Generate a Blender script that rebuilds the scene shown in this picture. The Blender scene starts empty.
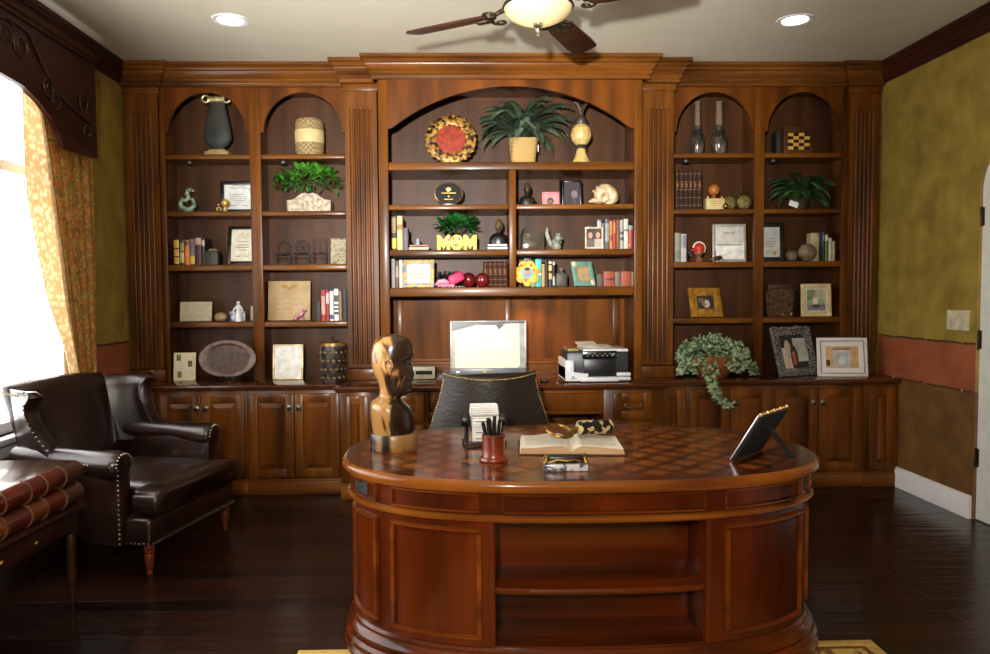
import bpy, bmesh, math, random
from mathutils import Vector as V, Matrix, Euler, noise as mnoise
random.seed(11)
sc = bpy.context.scene
COL = sc.collection
PI = math.pi
R = math.radians
sin, cos = math.sin, math.cos

# ---------------------------------------------------------------- camera
FPX, YAW, PIT, ROL, CX, CY, EYE = 746.2, .0239, .0456, -.0072, 475.67, 327.0, 1.39
_w = V((sin(YAW)*cos(PIT), cos(YAW)*cos(PIT), -sin(PIT)))
_r = V((cos(YAW), -sin(YAW), 0))
_u = _r.cross(_w)
CR = cos(ROL)*_r + sin(ROL)*_u
CU = -sin(ROL)*_r + cos(ROL)*_u
CO = V((0, 0, EYE))
def ray(px, py): return _w + CR*((px-CX)/FPX) - CU*((py-CY)/FPX)
def atY(px, py, Y): d = ray(px, py); return CO + d*(Y/d.y)
def atX(px, py, X): d = ray(px, py); return CO + d*(X/d.x)
def atZ(px, py, Z): d = ray(px, py); return CO + d*((Z-EYE)/d.z)
def proj(p):
    d = V(p)-CO; w = d.dot(_w)
    return CX+FPX*d.dot(CR)/w, CY-FPX*d.dot(CU)/w
cam = bpy.data.cameras.new('camera'); co = bpy.data.objects.new('camera', cam); COL.objects.link(co)
cam.sensor_width = 36; cam.lens = FPX*36/990; cam.shift_x = (495-CX)/990
cam.clip_start = .05
m = Matrix((CR, CU, -_w)).transposed().to_4x4(); m.translation = CO
co.matrix_world = m
sc.camera = co

# ---------------------------------------------------------------- mesh builder
class B:
    def __init__(s): s.bm = bmesh.new(); s.i = 0
    def add(s, vs, fs, m=None):
        v = [s.bm.verts.new(m @ V(p) if m else p) for p in vs]
        for f in fs:
            try:
                fc = s.bm.faces.new([v[k] for k in f]); fc.material_index = s.i
            except ValueError: pass
        return s
    def box(s, x0, x1, y0, y1, z0, z1, bev=0, m=None, seg=2):
        vs = [(x, y, z) for x in (x0, x1) for y in (y0, y1) for z in (z0, z1)]
        fs = [(0,1,3,2), (4,6,7,5), (0,4,5,1), (2,3,7,6), (0,2,6,4), (1,5,7,3)]
        if not bev: return s.add(vs, fs, m)
        t = bmesh.new(); v = [t.verts.new(p) for p in vs]
        for f in fs: t.faces.new([v[k] for k in f])
        bmesh.ops.bevel(t, geom=t.edges[:], offset=bev, segments=seg, profile=.5, affect='EDGES')
        t.verts.index_update()
        s.add([q.co.copy() for q in t.verts], [[q.index for q in f.verts] for f in t.faces], m); t.free()
        return s
    def loft(s, rings, cap=True, closed=True, m=None, loop=False):
        n = len(rings[0]); vs = [p for r in rings for p in r]; fs = []
        K = len(rings)
        for a in range(K if loop else K-1):
            b = (a+1) % K
            for k in range(n if closed else n-1):
                fs.append((a*n+k, a*n+(k+1) % n, b*n+(k+1) % n, b*n+k))
        if cap and not loop:
            fs.append(tuple(range(n-1, -1, -1))); fs.append(tuple((K-1)*n+k for k in range(n)))
        return s.add(vs, fs, m)
    def lathe(s, prof, c=(0,0,0), n=24, sx=1, sy=1, m=None):
        return s.loft([[(c[0]+max(r,1e-4)*sx*cos(2*PI*k/n), c[1]+max(r,1e-4)*sy*sin(2*PI*k/n), c[2]+z) for k in range(n)] for r, z in prof], m=m)
    def tube(s, pts, r, n=8, closed=False, m=None):
        pts = [V(p) for p in pts]; K = len(pts); rings = []
        rad = r if isinstance(r, (list, tuple)) else [r]*K
        up = None
        for k in range(K):
            a = pts[k-1] if (k or closed) else pts[k]
            b = pts[(k+1) % K] if (k < K-1 or closed) else pts[k]
            t = (b-a).normalized() if (b-a).length > 1e-9 else V((0,0,1))
            if up is None:
                up = V((0,0,1)) if abs(t.z) < .9 else V((1,0,0))
            up = (up - t*up.dot(t))
            up = up.normalized() if up.length > 1e-6 else t.orthogonal().normalized()
            w = t.cross(up)
            rings.append([pts[k]+(up*cos(2*PI*j/n)+w*sin(2*PI*j/n))*rad[k] for j in range(n)])
        return s.loft(rings, loop=closed, m=m)
    def sph(s, c, r, n=14, sx=1, sy=1, sz=1, m=None):
        K = max(6, n//2+1)
        return s.lathe([(r*sin(PI*k/K)*1.0, -r*sz*cos(PI*k/K)) for k in range(K+1)], c, n, sx, sy, m)
    def prism(s, poly, a0, a1, ax='y', m=None):
        f = {'y': lambda p, a: (p[0], a, p[1]), 'x': lambda p, a: (a, p[0], p[1]), 'z': lambda p, a: (p[0], p[1], a)}[ax]
        return s.loft([[f(p, a0) for p in poly], [f(p, a1) for p in poly]], m=m)
    def build(s, name, mat, parent=None, world=False, ang=35, loc=None, rot=None):
        bmesh.ops.recalc_face_normals(s.bm, faces=s.bm.faces[:])
        off = V((0,0,0))
        if world and parent: off = parent.location
        elif world and loc is None and parent is None:
            # origin at the base centre
            xs = [v.co for v in s.bm.verts]
            off = V(((min(c.x for c in xs)+max(c.x for c in xs))/2, (min(c.y for c in xs)+max(c.y for c in xs))/2, min(c.z for c in xs)))
        if off.length > 0:
            for v in s.bm.verts: v.co -= off
        me = bpy.data.meshes.new(name); s.bm.to_mesh(me); s.bm.free()
        for p in me.polygons: p.use_smooth = True
        me.set_sharp_from_angle(angle=R(ang))
        for mt in (mat if isinstance(mat, (list, tuple)) else [mat]): me.materials.append(mt)
        o = bpy.data.objects.new(name, me); COL.objects.link(o)
        if parent: o.parent = parent
        elif world and loc is None: o.location = off
        if loc is not None: o.location = loc
        if rot is not None: o.rotation_euler = rot
        return o
def tag(o, label, cat, group=None):
    o['label'] = label; o['category'] = cat
    if group: o['group'] = group
    return o
def T(name, label, cat, loc=(0,0,0), rz=0, group=None, rx=0):
    o = bpy.data.objects.new(name, None); COL.objects.link(o); o.empty_display_size = .05
    o.location = loc; o.rotation_euler = (rx, 0, rz)
    return tag(o, label, cat, group)
def struct(o): o['kind'] = 'structure'; return o
def TR(x=0, y=0, z=0, rx=0, ry=0, rz=0): return Matrix.Translation((x, y, z)) @ Euler((rx, ry, rz)).to_matrix().to_4x4()
def copy_tree(o, parent=None):
    c = o.copy(); COL.objects.link(c)
    if parent: c.parent = parent
    for ch in list(o.children): copy_tree(ch, c)
    return c
def scatter_pts(poly): return poly
def arc(cx, cz, r, a0, a1, n, rz=None): 
    rz = rz or r
    return [(cx+r*cos(R(a0+(a1-a0)*k/n)), cz+rz*sin(R(a0+(a1-a0)*k/n))) for k in range(n+1)]

# ---------------------------------------------------------------- materials
def lin(c):
    f = lambda v: v/12.92 if v <= .04045 else ((v+.055)/1.055)**2.4
    return tuple(f(x/255) for x in c)+(1,)
_MC = {}
def M(name, c1, rough=.5, c2=None, scale=20, metal=0, coat=0, stretch=(1,1,1), bump=0, emit=0, trans=0, detail=4, spec=.5, alpha=1, sheen=0, tex='noise', pos=(.35,.65), wstr=0, bscale=None):
    """procedural surface: principled with a noise / voronoi / wave mixed colour and optional bump"""
    if name in _MC: return _MC[name]
    mt = bpy.data.materials.new(name); mt.use_nodes = True; nt = mt.node_tree; N = nt.nodes; L = nt.links
    p = N['Principled BSDF']; p.inputs['Roughness'].default_value = rough; p.inputs['Metallic'].default_value = metal
    p.inputs['Coat Weight'].default_value = coat; p.inputs['Coat Roughness'].default_value = .12
    p.inputs['Transmission Weight'].default_value = trans; p.inputs['Specular IOR Level'].default_value = spec; p.inputs['Alpha'].default_value = alpha
    p.inputs['Sheen Weight'].default_value = sheen
    if c2 is None: c2 = tuple(v*.86 for v in c1)
    tc = N.new('ShaderNodeTexCoord'); mp = N.new('ShaderNodeMapping'); mp.inputs['Scale'].default_value = stretch
    L.new(tc.outputs['Object'], mp.inputs[0])
    if tex == 'voronoi':
        t = N.new('ShaderNodeTexVoronoi'); t.inputs['Scale'].default_value = scale; out = t.outputs['Distance']
    elif tex == 'wave':
        t = N.new('ShaderNodeTexWave'); t.inputs['Scale'].default_value = scale; t.inputs['Distortion'].default_value = wstr; t.inputs['Detail'].default_value = detail; out = t.outputs['Fac']
    elif tex == 'checker':
        t = N.new('ShaderNodeTexChecker'); t.inputs['Scale'].default_value = scale; out = t.outputs['Fac']
    else:
        t = N.new('ShaderNodeTexNoise'); t.inputs['Scale'].default_value = scale; t.inputs['Detail'].default_value = detail; out = t.outputs['Fac']
    L.new(mp.outputs[0], t.inputs['Vector'])
    cr = N.new('ShaderNodeValToRGB'); cr.color_ramp.elements[0].position, cr.color_ramp.elements[1].position = pos
    cr.color_ramp.elements[0].color = lin(c2); cr.color_ramp.elements[1].color = lin(c1)
    L.new(out, cr.inputs[0]); L.new(cr.outputs[0], p.inputs['Base Color'])
    if emit:
        L.new(cr.outputs[0], p.inputs['Emission Color']); p.inputs['Emission Strength'].default_value = emit
    if bump:
        b = N.new('ShaderNodeBump'); b.inputs['Strength'].default_value = bump; b.inputs['Distance'].default_value = .01
        if bscale:
            t2 = N.new('ShaderNodeTexNoise'); t2.inputs['Scale'].default_value = bscale; t2.inputs['Detail'].default_value = 3
            L.new(mp.outputs[0], t2.inputs['Vector']); L.new(t2.outputs['Fac'], b.inputs['Height'])
        else: L.new(out, b.inputs['Height'])
        L.new(b.outputs[0], p.inputs['Normal'])
    _MC[name] = mt
    return mt
def wood(name, ca, cb, rough=.3, axis='z', coat=.04, scale=9, spec=.18):
    st = {'z': (1,1,.12), 'x': (.12,1,1), 'y': (1,.12,1)}[axis]
    return M(name, ca, rough, cb, scale=scale, stretch=st, coat=coat, detail=8, pos=(.3,.72), bump=.03, spec=spec)
# cabinet woods
W_V = wood('cabinet wood upright grain', (118,68,19), (50,24,6))
W_H = wood('cabinet wood level grain', (130,78,25), (58,31,9), axis='x')
W_P = wood('cabinet panel wood', (124,68,17), (54,25,5), scale=6)
W_B = wood('cabinet back panel wood', (88,53,27), (50,29,15), rough=.42, coat=.0, spec=.2)
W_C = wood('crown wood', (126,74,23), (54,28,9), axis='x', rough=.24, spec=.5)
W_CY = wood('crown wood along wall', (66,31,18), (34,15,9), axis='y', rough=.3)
DK_V = wood('desk cherry upright grain', (98,37,6), (32,10,2), rough=.24, coat=.25, scale=6)
DK_H = wood('desk cherry level grain', (102,40,7), (34,11,2), rough=.22, axis='x', coat=.25)
DK_M = wood('desk moulding lit gold', (150,86,28), (88,42,12), rough=.22, axis='x', coat=.3)  # lighter gold tone paints the lit edges of top and mouldings
NICHE = wood('niche wood', (126,72,22), (66,35,9), rough=.5, spec=.08)
DK_D = wood('desk cherry dark banding', (84,36,11), (42,16,5), rough=.22, axis='x', coat=.5)
BRASS = M('aged brass', (176,138,70), .35, (120,90,45), metal=1, scale=40)
BRONZE = M('dark bronze', (88,74,58), .35, (44,36,28), metal=1, scale=40)
NAIL = M('nailhead metal', (170,158,140), .3, (110,98,84), metal=1, scale=60)
CHROME = M('chrome', (215,215,215), .12, (180,180,180), metal=1)
BLACKP = M('black plastic', (20,20,22), .35, (14,14,15))
BLACKF = M('black frame lacquer', (22,20,19), .3, (12,11,10))
WHITE = M('white paint', (238,238,240), .4, (232,232,234))
PAPER = M('paper', (236,230,214), .7, (226,218,200), scale=30)
PAGES = M('book page edges', (222,208,178), .8, (190,174,140), scale=90, stretch=(1,1,4))
LEATHER = M('brown leather', (40,20,14), .3, (20,10,7), scale=9, coat=.15, bump=.08, bscale=160)
CROC = M('crocodile leather', (36,28,22), .36, (14,11,9), scale=60, tex='voronoi', bump=.1, pos=(.05,.5))
GLASS = M('clear glass', (250,252,250), .03, (245,250,248), trans=1, spec=.5)
SOIL = M('soil', (50,36,24), .9)
INK = M('ink', (60,54,50), .7)
def nodes(mt): return mt.node_tree.nodes, mt.node_tree.links

def pane_mat():
    mt = bpy.data.materials.new('thin window glass'); mt.use_nodes = True; N, L = nodes(mt)
    t = N.new('ShaderNodeBsdfTransparent'); g = N.new('ShaderNodeBsdfGlossy'); g.inputs['Roughness'].default_value = .02
    lw = N.new('ShaderNodeMath'); lw.operation = 'MULTIPLY'; lw.inputs[1].default_value = .25; fc = N.new('ShaderNodeLayerWeight'); pw = N.new('ShaderNodeMath'); pw.operation = 'POWER'; pw.inputs[1].default_value = 4; L.new(fc.outputs['Facing'], pw.inputs[0]); L.new(pw.outputs[0], lw.inputs[0]); mx = N.new('ShaderNodeMixShader')
    L.new(lw.outputs[0], mx.inputs[0]); L.new(t.outputs[0], mx.inputs[1]); L.new(g.outputs[0], mx.inputs[2]); L.new(mx.outputs[0], N['Material Output'].inputs[0])
    return mt
THIN = pane_mat()
# ================================================================ ROOM SHELL
XL, XR, YB, YF, ZC = -2.376, 3.103, 5.76, -2.6, 3.025
def floor_mat():
    mt = bpy.data.materials.new('dark plank floor'); mt.use_nodes = True; N, L = nodes(mt); p = N['Principled BSDF']
    tc = N.new('ShaderNodeTexCoord')
    br = N.new('ShaderNodeTexBrick'); br.offset = .37; br.inputs['Scale'].default_value = 1
    br.inputs['Brick Width'].default_value = 1.3; br.inputs['Row Height'].default_value = .125
    br.inputs['Mortar Size'].default_value = .0028; br.inputs['Mortar Smooth'].default_value = .6
    br.inputs['Color1'].default_value = lin((52,26,17)); br.inputs['Color2'].default_value = lin((24,12,8)); br.inputs['Mortar'].default_value = lin((9,6,5))
    L.new(tc.outputs['Object'], br.inputs['Vector'])
    mp = N.new('ShaderNodeMapping'); mp.inputs['Scale'].default_value = (1, 14, 1); L.new(tc.outputs['Object'], mp.inputs[0])
    nz = N.new('ShaderNodeTexNoise'); nz.inputs['Scale'].default_value = 3; nz.inputs['Detail'].default_value = 8; L.new(mp.outputs[0], nz.inputs[0])
    mx = N.new('ShaderNodeMixRGB'); mx.blend_type = 'MULTIPLY'; mx.inputs[0].default_value = .6
    L.new(br.outputs['Color'], mx.inputs[1]); L.new(nz.outputs['Color'], mx.inputs[2]); L.new(mx.outputs[0], p.inputs['Base Color'])
    p.inputs['Roughness'].default_value = .25; p.inputs['Specular IOR Level'].default_value = .3; p.inputs['Coat Weight'].default_value = .08; p.inputs['Coat Roughness'].default_value = .1
    ad = N.new('ShaderNodeMath'); ad.operation = 'MULTIPLY_ADD'; L.new(br.outputs['Fac'], ad.inputs[0]); ad.inputs[1].default_value = -1.2
    mp2 = N.new('ShaderNodeMapping'); mp2.inputs['Scale'].default_value = (1.2, 9, 1); L.new(tc.outputs['Object'], mp2.inputs[0])
    n2 = N.new('ShaderNodeTexNoise'); n2.inputs['Scale'].default_value = 2; n2.inputs['Detail'].default_value = 2; L.new(mp2.outputs[0], n2.inputs[0])
    L.new(n2.outputs['Fac'], ad.inputs[2])
    bp = N.new('ShaderNodeBump'); bp.inputs['Strength'].default_value = .35; bp.inputs['Distance'].default_value = .01
    L.new(ad.outputs[0], bp.inputs['Height']); L.new(bp.outputs[0], p.inputs['Normal']); L.new(bp.outputs[0], p.inputs['Coat Normal'])
    return mt
struct(B().box(XL-.3, XR+.3, YF-.2, YB+.1, -.06, 0).build('floor', floor_mat()))
CEIL = M('ceiling paint', (214,208,188), .9, (209,203,182), scale=3)
struct(B().box(XL-.3, XR+.3, YF-.2, YB+.1, ZC, ZC+.08).build('ceiling', CEIL))
def wallmat(name, a, b):
    return M(name, a, .62, b, scale=5.5, detail=12, pos=(.32,.68), bump=.05)
GOLD = wallmat('gold sponged plaster', (162,138,58), (124,102,38))
GOLD_LOW = wallmat('brown gold sponged plaster', (124,88,40), (92,62,26))
TERRA = wallmat('terracotta sponged band', (160,88,54), (136,68,42))
# back wall
struct(B().box(XL-.12, XR+.12, YB, YB+.1, 0, ZC).build('wall_back', GOLD))
struct(B().box(XL-.12, XR+.12, YF-.1, YF, 0, ZC).build('wall_front', M('tan plaster', (150,126,84), .8, (136,112,70), scale=3)))
# left wall with window opening
WY0, WY1, WZ0, WZ1 = 1.35, 4.66, .66, 2.72
b = B()
b.box(XL-.12, XL, YF, WY0, .77, ZC); b.box(XL-.12, XL, WY1, YB, .77, ZC); b.box(XL-.12, XL, WY0, WY1, WZ1, ZC)
b.i = 1
b.box(XL-.12, XL, YF, WY0, 0, .77); b.box(XL-.12, XL, WY1, YB, 0, .77); b.box(XL-.12, XL, WY0, WY1, 0, WZ0)
struct(b.build('wall_left', [GOLD, GOLD_LOW]))
# right wall with the arched doorway
DY0, DY1, DSP, DRISE = 3.30, 4.385, 1.98, .36
ycd, ryd = (DY0+DY1)/2, (DY1-DY0)/2
archpts = [(ycd+ryd*cos(PI*k/24), DSP+DRISE*sin(PI*k/24)) for k in range(25)]
b = B()
b.prism([(DY1,.77), (YB,.77), (YB,ZC), (YF,ZC), (YF,.77), (DY0,.77)] + archpts[::-1][0:] , XR, XR+.14, 'x')
b.i = 1
b.prism([(DY1,0), (YB,0), (YB,.77), (DY1,.77)], XR, XR+.14, 'x')
b.prism([(YF,0), (DY0,0), (DY0,.77), (YF,.77)], XR, XR+.14, 'x')
struct(b.build('wall_right', [GOLD, GOLD_LOW]))
# door
dr = bpy.data.objects.new('door_1', None); COL.objects.link(dr); dr.location = (XR+.03, DY1, 0); struct(dr)
DOORW = M('door white paint', (226,226,222), .4, (216,217,214))
b = B(); inner = [(ycd+(ryd-.012)*cos(PI*k/24), DSP+(DRISE-.012)*sin(PI*k/24)) for k in range(25)]
b.prism([(DY0+.012,.008)] + [(DY1-.012,.008)] + inner, XR+.012, XR+.052, 'x')
for (y0, y1, z0, z1) in ((DY0+.14,DY1-.14,.2,.9), (DY0+.14,DY1-.14,1.05,1.9)):
    b.box(XR+.006, XR+.013, y0, y1, z0, z1, .006)
b.build('door_panel', DOORW, dr, True)
for z in (1.82, 1.09, .38):
    B().box(XR+.001, XR+.014, DY1-.03, DY1-.004, z-.055, z+.055, .003).lathe([(.008,-.06), (.008,.06)], (XR+.006, DY1-.0105, z), 10).build('hinge', BRONZE, dr, True)
# baseboards
BBP = [(0,0), (.022,0), (.022,.115), (.016,.125), (.012,.14), (0,.14)]
struct(B().prism([(XR-a, z) for a, z in BBP], DY1+.01, 5.165, 'y').build('baseboard_right', WHITE))
struct(B().prism([(XR-a, z) for a, z in BBP], YF, DY0-.01, 'y').build('baseboard_right.001', WHITE))
struct(B().prism([(XL+a, z) for a, z in BBP], YF, 5.16, 'y').build('baseboard_left', WHITE))
# crown along the side walls
CP = [(0,2.882), (.010,2.882), (.013,2.897), (.022,2.903), (.026,2.918), (.036,2.926), (.046,2.966), (.054,2.974), (.058,2.996), (.066,3.0), (.066,3.025), (0,3.025)]
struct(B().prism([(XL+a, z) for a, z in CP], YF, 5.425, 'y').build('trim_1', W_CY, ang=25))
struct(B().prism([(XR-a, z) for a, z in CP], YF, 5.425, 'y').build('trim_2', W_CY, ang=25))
# painted band with rope edges and studs
ROPE = M('rope cord', (92,62,36), .8, (60,38,22), scale=60)
def band(side, y0, y1, nm):
    s = -1 if side == 'R' else 1; x = XR if side == 'R' else XL
    b = B(); b.box(min(x, x+s*.003), max(x, x+s*.003), y0, y1, .772, 1.064)
    b.i = 1
    for z in (.772, 1.064):
        n = int((y1-y0)/.04)
        b.tube([(x+s*.006, y0+(y1-y0)*k/n, z-.004*sin(k*PI/6)**2) for k in range(n+1)], .006, 6)
    b.i = 2
    y = y0+.1
    while y < y1:
        for z in (.772, 1.064): b.sph((x+s*.012, y, z-.002), .011, 8, sx=.7)
        y += .36
    struct(b.build(nm, [TERRA, ROPE, NAIL]))
band('R', DY1+.003, 5.415, 'trim_3'); band('L', 4.70, 5.415, 'trim_4')
# light switch
p0, p1 = atX(948, 310, XR), atX(970, 331, XR); yc, zc = (p0.y+p1.y)/2, (p0.z+p1.z)/2; hw, hh = abs(p0.y-p1.y)/2, .062
SWM = M('switch ivory', (216,206,176), .4)
t = T('light_switch', 'cream double light switch plate on the gold wall above the terracotta band', 'light switch', (XR, yc, zc))
B().box(-.008, 0, -hw, hw, -hh, hh, .003).build('plate', SWM, t)
for s in (-1, 1): B().box(-.014, -.008, s*hw*.45-.018, s*hw*.45+.018, -.034, .034, .002).build('rocker', SWM, t)

# ---- window
wn = bpy.data.objects.new('window_1', None); COL.objects.link(wn); wn.location = (XL-.06, (WY0+WY1)/2, WZ0); struct(wn)
b = B()
for (y0, y1, z0, z1) in ((WY0,WY1,WZ0,WZ0+.06), (WY0,WY1,WZ1-.06,WZ1), (WY0,WY0+.06,WZ0,WZ1), (WY1-.06,WY1,WZ0,WZ1)): b.box(XL-.09, XL-.03, y0, y1, z0, z1, .004)
b.build('window_frame', WHITE, wn, True)
b = B()
for k in (1, 2): y = WY0+(WY1-WY0)*k/3; b.box(XL-.085, XL-.035, y-.035, y+.035, WZ0+.06, WZ1-.06, .004)
b.build('mullion', WHITE, wn, True)
B().box(XL-.085, XL-.035, WY0+.06, WY1-.06, 2.06, 2.12, .004).build('transom_rail', WHITE, wn, True)
B().box(XL-.065, XL-.06, WY0+.05, WY1-.05, WZ0+.05, WZ1-.05).build('pane', THIN, wn, True)
B().box(XL-.1, XL+.06, WY0-.06, WY1+.06, WZ0-.035, WZ0, .008).box(XL, XL+.02, WY0-.04, WY1+.04, WZ0-.11, WZ0-.035, .005).build('sill', WHITE, wn, True)

# ---- valance with ironwork
VX = -2.26
low = [(97.6,158.7), (80,152), (64,147), (61,136), (54,121), (40,102.5), (23.6,85.7), (0,72)]
lp = [atX(*p, VX) for p in low]; pts = [(p.y, p.z) for p in lp]
YCV = 2.9
y_last, z_last = pts[-1]
mid = [(y_last-(y_last-YCV)*k/5, z_last+.13*sin(PI/2*k/5)) for k in range(1, 6)]
half = pts+mid; full = half+[(2*YCV-y, z) for y, z in half[-2::-1]]
yend = pts[0][0]
VAL = wood('valance dark wood', (66,32,20), (40,19,12), axis='y', rough=.4)
t = T('window_valance', 'dark wooden arched window valance with iron scrolls beneath the left crown moulding', 'valance', (XL, YCV, 2.2))
b = B(); b.prism(full+[(2*YCV-yend, 2.882), (yend, 2.882)], XL+.005 if False else VX-.03, VX, 'x')
b.box(XL+.001, VX-.03, yend-.012, yend, 2.66, 2.882); b.box(XL+.001, VX-.03, 2*YCV-yend, 2*YCV-yend+.03, pts[0][1], 2.882)
b.build('board', VAL, t, True)
B().prism([(VX+a, 2.825+h) for a, h in ((0,0), (.012,.004), (.014,.02), (.026,.03), (.03,.057), (0,.057))], 2*YCV-yend, yend, 'y').build('moulding', VAL, t, True)
def spiral(c, r, turns, a0, s=1, n=26):
    return [(VX+.008, c[0]+s*r*(1-.6*(k/n)**1.5)*cos(a0+2*PI*turns*k/n), c[1]+r*(1-.6*(k/n)**1.5)*sin(a0+2*PI*turns*k/n)) for k in range(n+1)]
IRON = M('scroll iron', (92,72,60), .4, (62,48,40), metal=.6, scale=40)
for sgn in (1, -1):
    b = B()
    fy = lambda y: y if sgn == 1 else 2*YCV-y
    cs = [((6,32),.062,0), ((20,45),.058,2), ((48,88),.05,1), ((55,101),.04,3), ((83,105),.05,.5), ((86,133),.045,4)]
    for (px, py), r, a0 in cs:
        q = atX(px, py, VX); b.tube(spiral((fy(q.y), q.z), r*1.15, 1.35, a0, sgn), .0045, 6)
    P = [atX(*q, VX) for q in ((-20,12), (6,17), (27,33), (40,62), (55,92), (72,108), (90,124))]
    b.tube([(VX+.008, fy(q.y), q.z) for q in P], .009, 6)
    b.build('iron_scroll', IRON, t, True)

# ---- curtains
def cloth_mat(name, stops, scale, rough=.8, trl=.3, voro=False):
    mt = bpy.data.materials.new(name); mt.use_nodes = True; N, L = nodes(mt); p = N['Principled BSDF']; p.inputs['Roughness'].default_value = rough
    tc = N.new('ShaderNodeTexCoord'); t = N.new('ShaderNodeTexNoise'); t.inputs['Scale'].default_value = scale; t.inputs['Detail'].default_value = 3; t.inputs['Distortion'].default_value = 1.2
    L.new(tc.outputs['Object'], t.inputs[0]); f = t.outputs['Fac']
    if voro:
        v = N.new('ShaderNodeTexVoronoi'); v.inputs['Scale'].default_value = scale; L.new(tc.outputs['Object'], v.inputs[0]); f = v.outputs['Distance']
    r = N.new('ShaderNodeValToRGB'); e = r.color_ramp.elements
    while len(e) < len(stops): e.new(.5)
    for k, (pos, c) in enumerate(stops): e[k].position = pos; e[k].color = lin(c)
    L.new(f, r.inputs[0]); L.new(r.outputs[0], p.inputs['Base Color'])
    tl = N.new('ShaderNodeBsdfTranslucent'); L.new(r.outputs[0], tl.inputs[0]); mx = N.new('ShaderNodeMixShader'); mx.inputs[0].default_value = trl
    L.new(p.outputs[0], mx.inputs[1]); L.new(tl.outputs[0], mx.inputs[2]); L.new(mx.outputs[0], N['Material Output'].inputs[0])
    return mt
FLORAL = cloth_mat('floral drapery', [(.30,(104,98,48)), (.40,(164,142,66)), (.46,(196,160,80)), (.52,(186,78,42)), (.57,(164,132,60)), (.70,(116,92,42))], 20, trl=.2)
GOLDC = cloth_mat('gold diamond cloth', [(.0,(226,212,184)), (.3,(234,222,200)), (.55,(212,190,154))], 30, trl=.6, voro=True)
def curtain(name, left, right, x0, amp, folds, mat, parent, nz=40, nu=60, thick=.004):
    def interp(pl, t):
        s = t*(len(pl)-1); k = min(int(s), len(pl)-2); f = s-k; return pl[k]*(1-f)+pl[k+1]*f
    L_ = [V((0, q.y, q.z)) for q in left]; R_ = [V((0, q.y, q.z)) for q in right]
    rings = []
    b = B(); vs = []; fs = []
    for j in range(nz+1):
        a, c = interp(L_, j/nz), interp(R_, j/nz)
        for i in range(nu+1):
            u = i/nu; q = a*(1-u)+c*u
            x = x0+amp*sin(u*folds*2*PI+.4*sin(j/nz*3))*(.55+.45*j/nz)+.3*amp*sin(u*folds*4.3*PI+1)
            vs.append((x, q.y, q.z))
    for j in range(nz):
        for i in range(nu): k = j*(nu+1)+i; fs.append((k, k+1, k+nu+2, k+nu+1))
    b.add(vs, fs)
    o = b.build(name, mat, parent, True, ang=80)
    md = o.modifiers.new('thickness', 'SOLIDIFY'); md.thickness = thick
    return o
cx_ = -2.325
gl = [atX(*p, -2.312) for p in ((21,66), (22,110), (23,150), (26,200), (36,250), (46,300), (64,350), (70,378))]
gr = [atX(*p, -2.312) for p in ((38,80), (42,110), (50,160), (56,210), (63,260), (69,310), (76,355), (80,378))]
for l in (gl, gr): l.append(V((0, l[-1].y+.01, .5))); l.append(V((0, l[-1].y, .03)))
t = T('gold_curtain', 'gold diamond-patterned curtain swept back beside the bright window', 'curtain', (XL+.05, 4.4, 0))
curtain('panel', gl, gr, -2.312, .010, 3, GOLDC, t)
fl = [V((0, q.y-.02, q.z)) for q in gr]
fr = [atX(*p, -2.345) for p in ((91,120), (91.5,140), (92.5,170), (94,210), (95,250), (95.5,290), (96.5,340), (97,376))]
for l in (fr,): l.append(V((0, l[-1].y, .5))); l.append(V((0, l[-1].y, .03)))
fl[0].z = fr[0].z; fl[1].z = max(fl[1].z, fr[1].z-.04)
t = T('floral_curtain', 'red and olive floral curtain hanging in folds under the valance end', 'curtain', (XL+.05, 4.7, 0))
curtain('panel', fl, fr, -2.345, .017, 5, FLORAL, t)

# ---- ceiling cans
LAMP = M('lamp lens', (255,246,226), .5, (255,244,222), emit=6)
for px, lab in ((230.5, 'round recessed ceiling light above the left bookcase'), (795, 'round recessed ceiling light above the right bookcase')):
    q = atZ(px, 20, ZC)
    t = T('recessed_light', lab, 'ceiling light', (q.x, q.y, ZC))
    B().lathe([(.075,-.001), (.085,-.006), (.105,-.006), (.11,0), (.11,.0)], n=32).build('trim_ring', WHITE, t)
    B().lathe([(0,-.004), (.076,-.004), (.076,-.001), (0,-.001)], n=32).build('lens', LAMP, t)

# ---- ceiling fan
HX, HY, ZB = .415, 3.80, 2.80
t = T('ceiling_fan', 'dark bladed ceiling fan with a glowing cream glass bowl and iron scrolls', 'ceiling fan', (HX, HY, 3.008))
FAN = M('fan bronze', (96,84,66), .38, (58,48,36), metal=.8, scale=30)
B().lathe([(.0,.0165), (.075,.0165), (.085,-.03), (.05,-.06), (.02,-.065), (.02,-.09), (.09,-.1), (.15,-.125), (.16,-.16), (.13,-.2), (.06,-.21), (0,-.21)], n=32).build('motor_housing', FAN, t)
bl = B().lathe([(.168,-.185), (.172,-.19), (.165,-.212), (.14,-.238), (.10,-.258), (.05,-.268), (0,-.27)], n=40).build('light_bowl', M('fan bowl glass', (222,208,164), .4, (206,188,140), emit=.22, scale=6), t)
B().lathe([(.15,-.178), (.176,-.18), (.18,-.19), (.174,-.198), (.165,-.192)], n=40).build('bowl_rim', FAN, t)
B().lathe([(.012,-.266), (.024,-.272), (.024,-.282), (.01,-.288), (.02,-.3), (.015,-.312), (.005,-.318), (.008,-.328), (0,-.335)], n=16).build('finial', CHROME if False else M('pewter', (170,166,158), .28, (120,116,108), metal=1), t)
BLADE = wood('fan blade walnut', (66,34,22), (42,20,14), axis='x', rough=.3)
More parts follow.
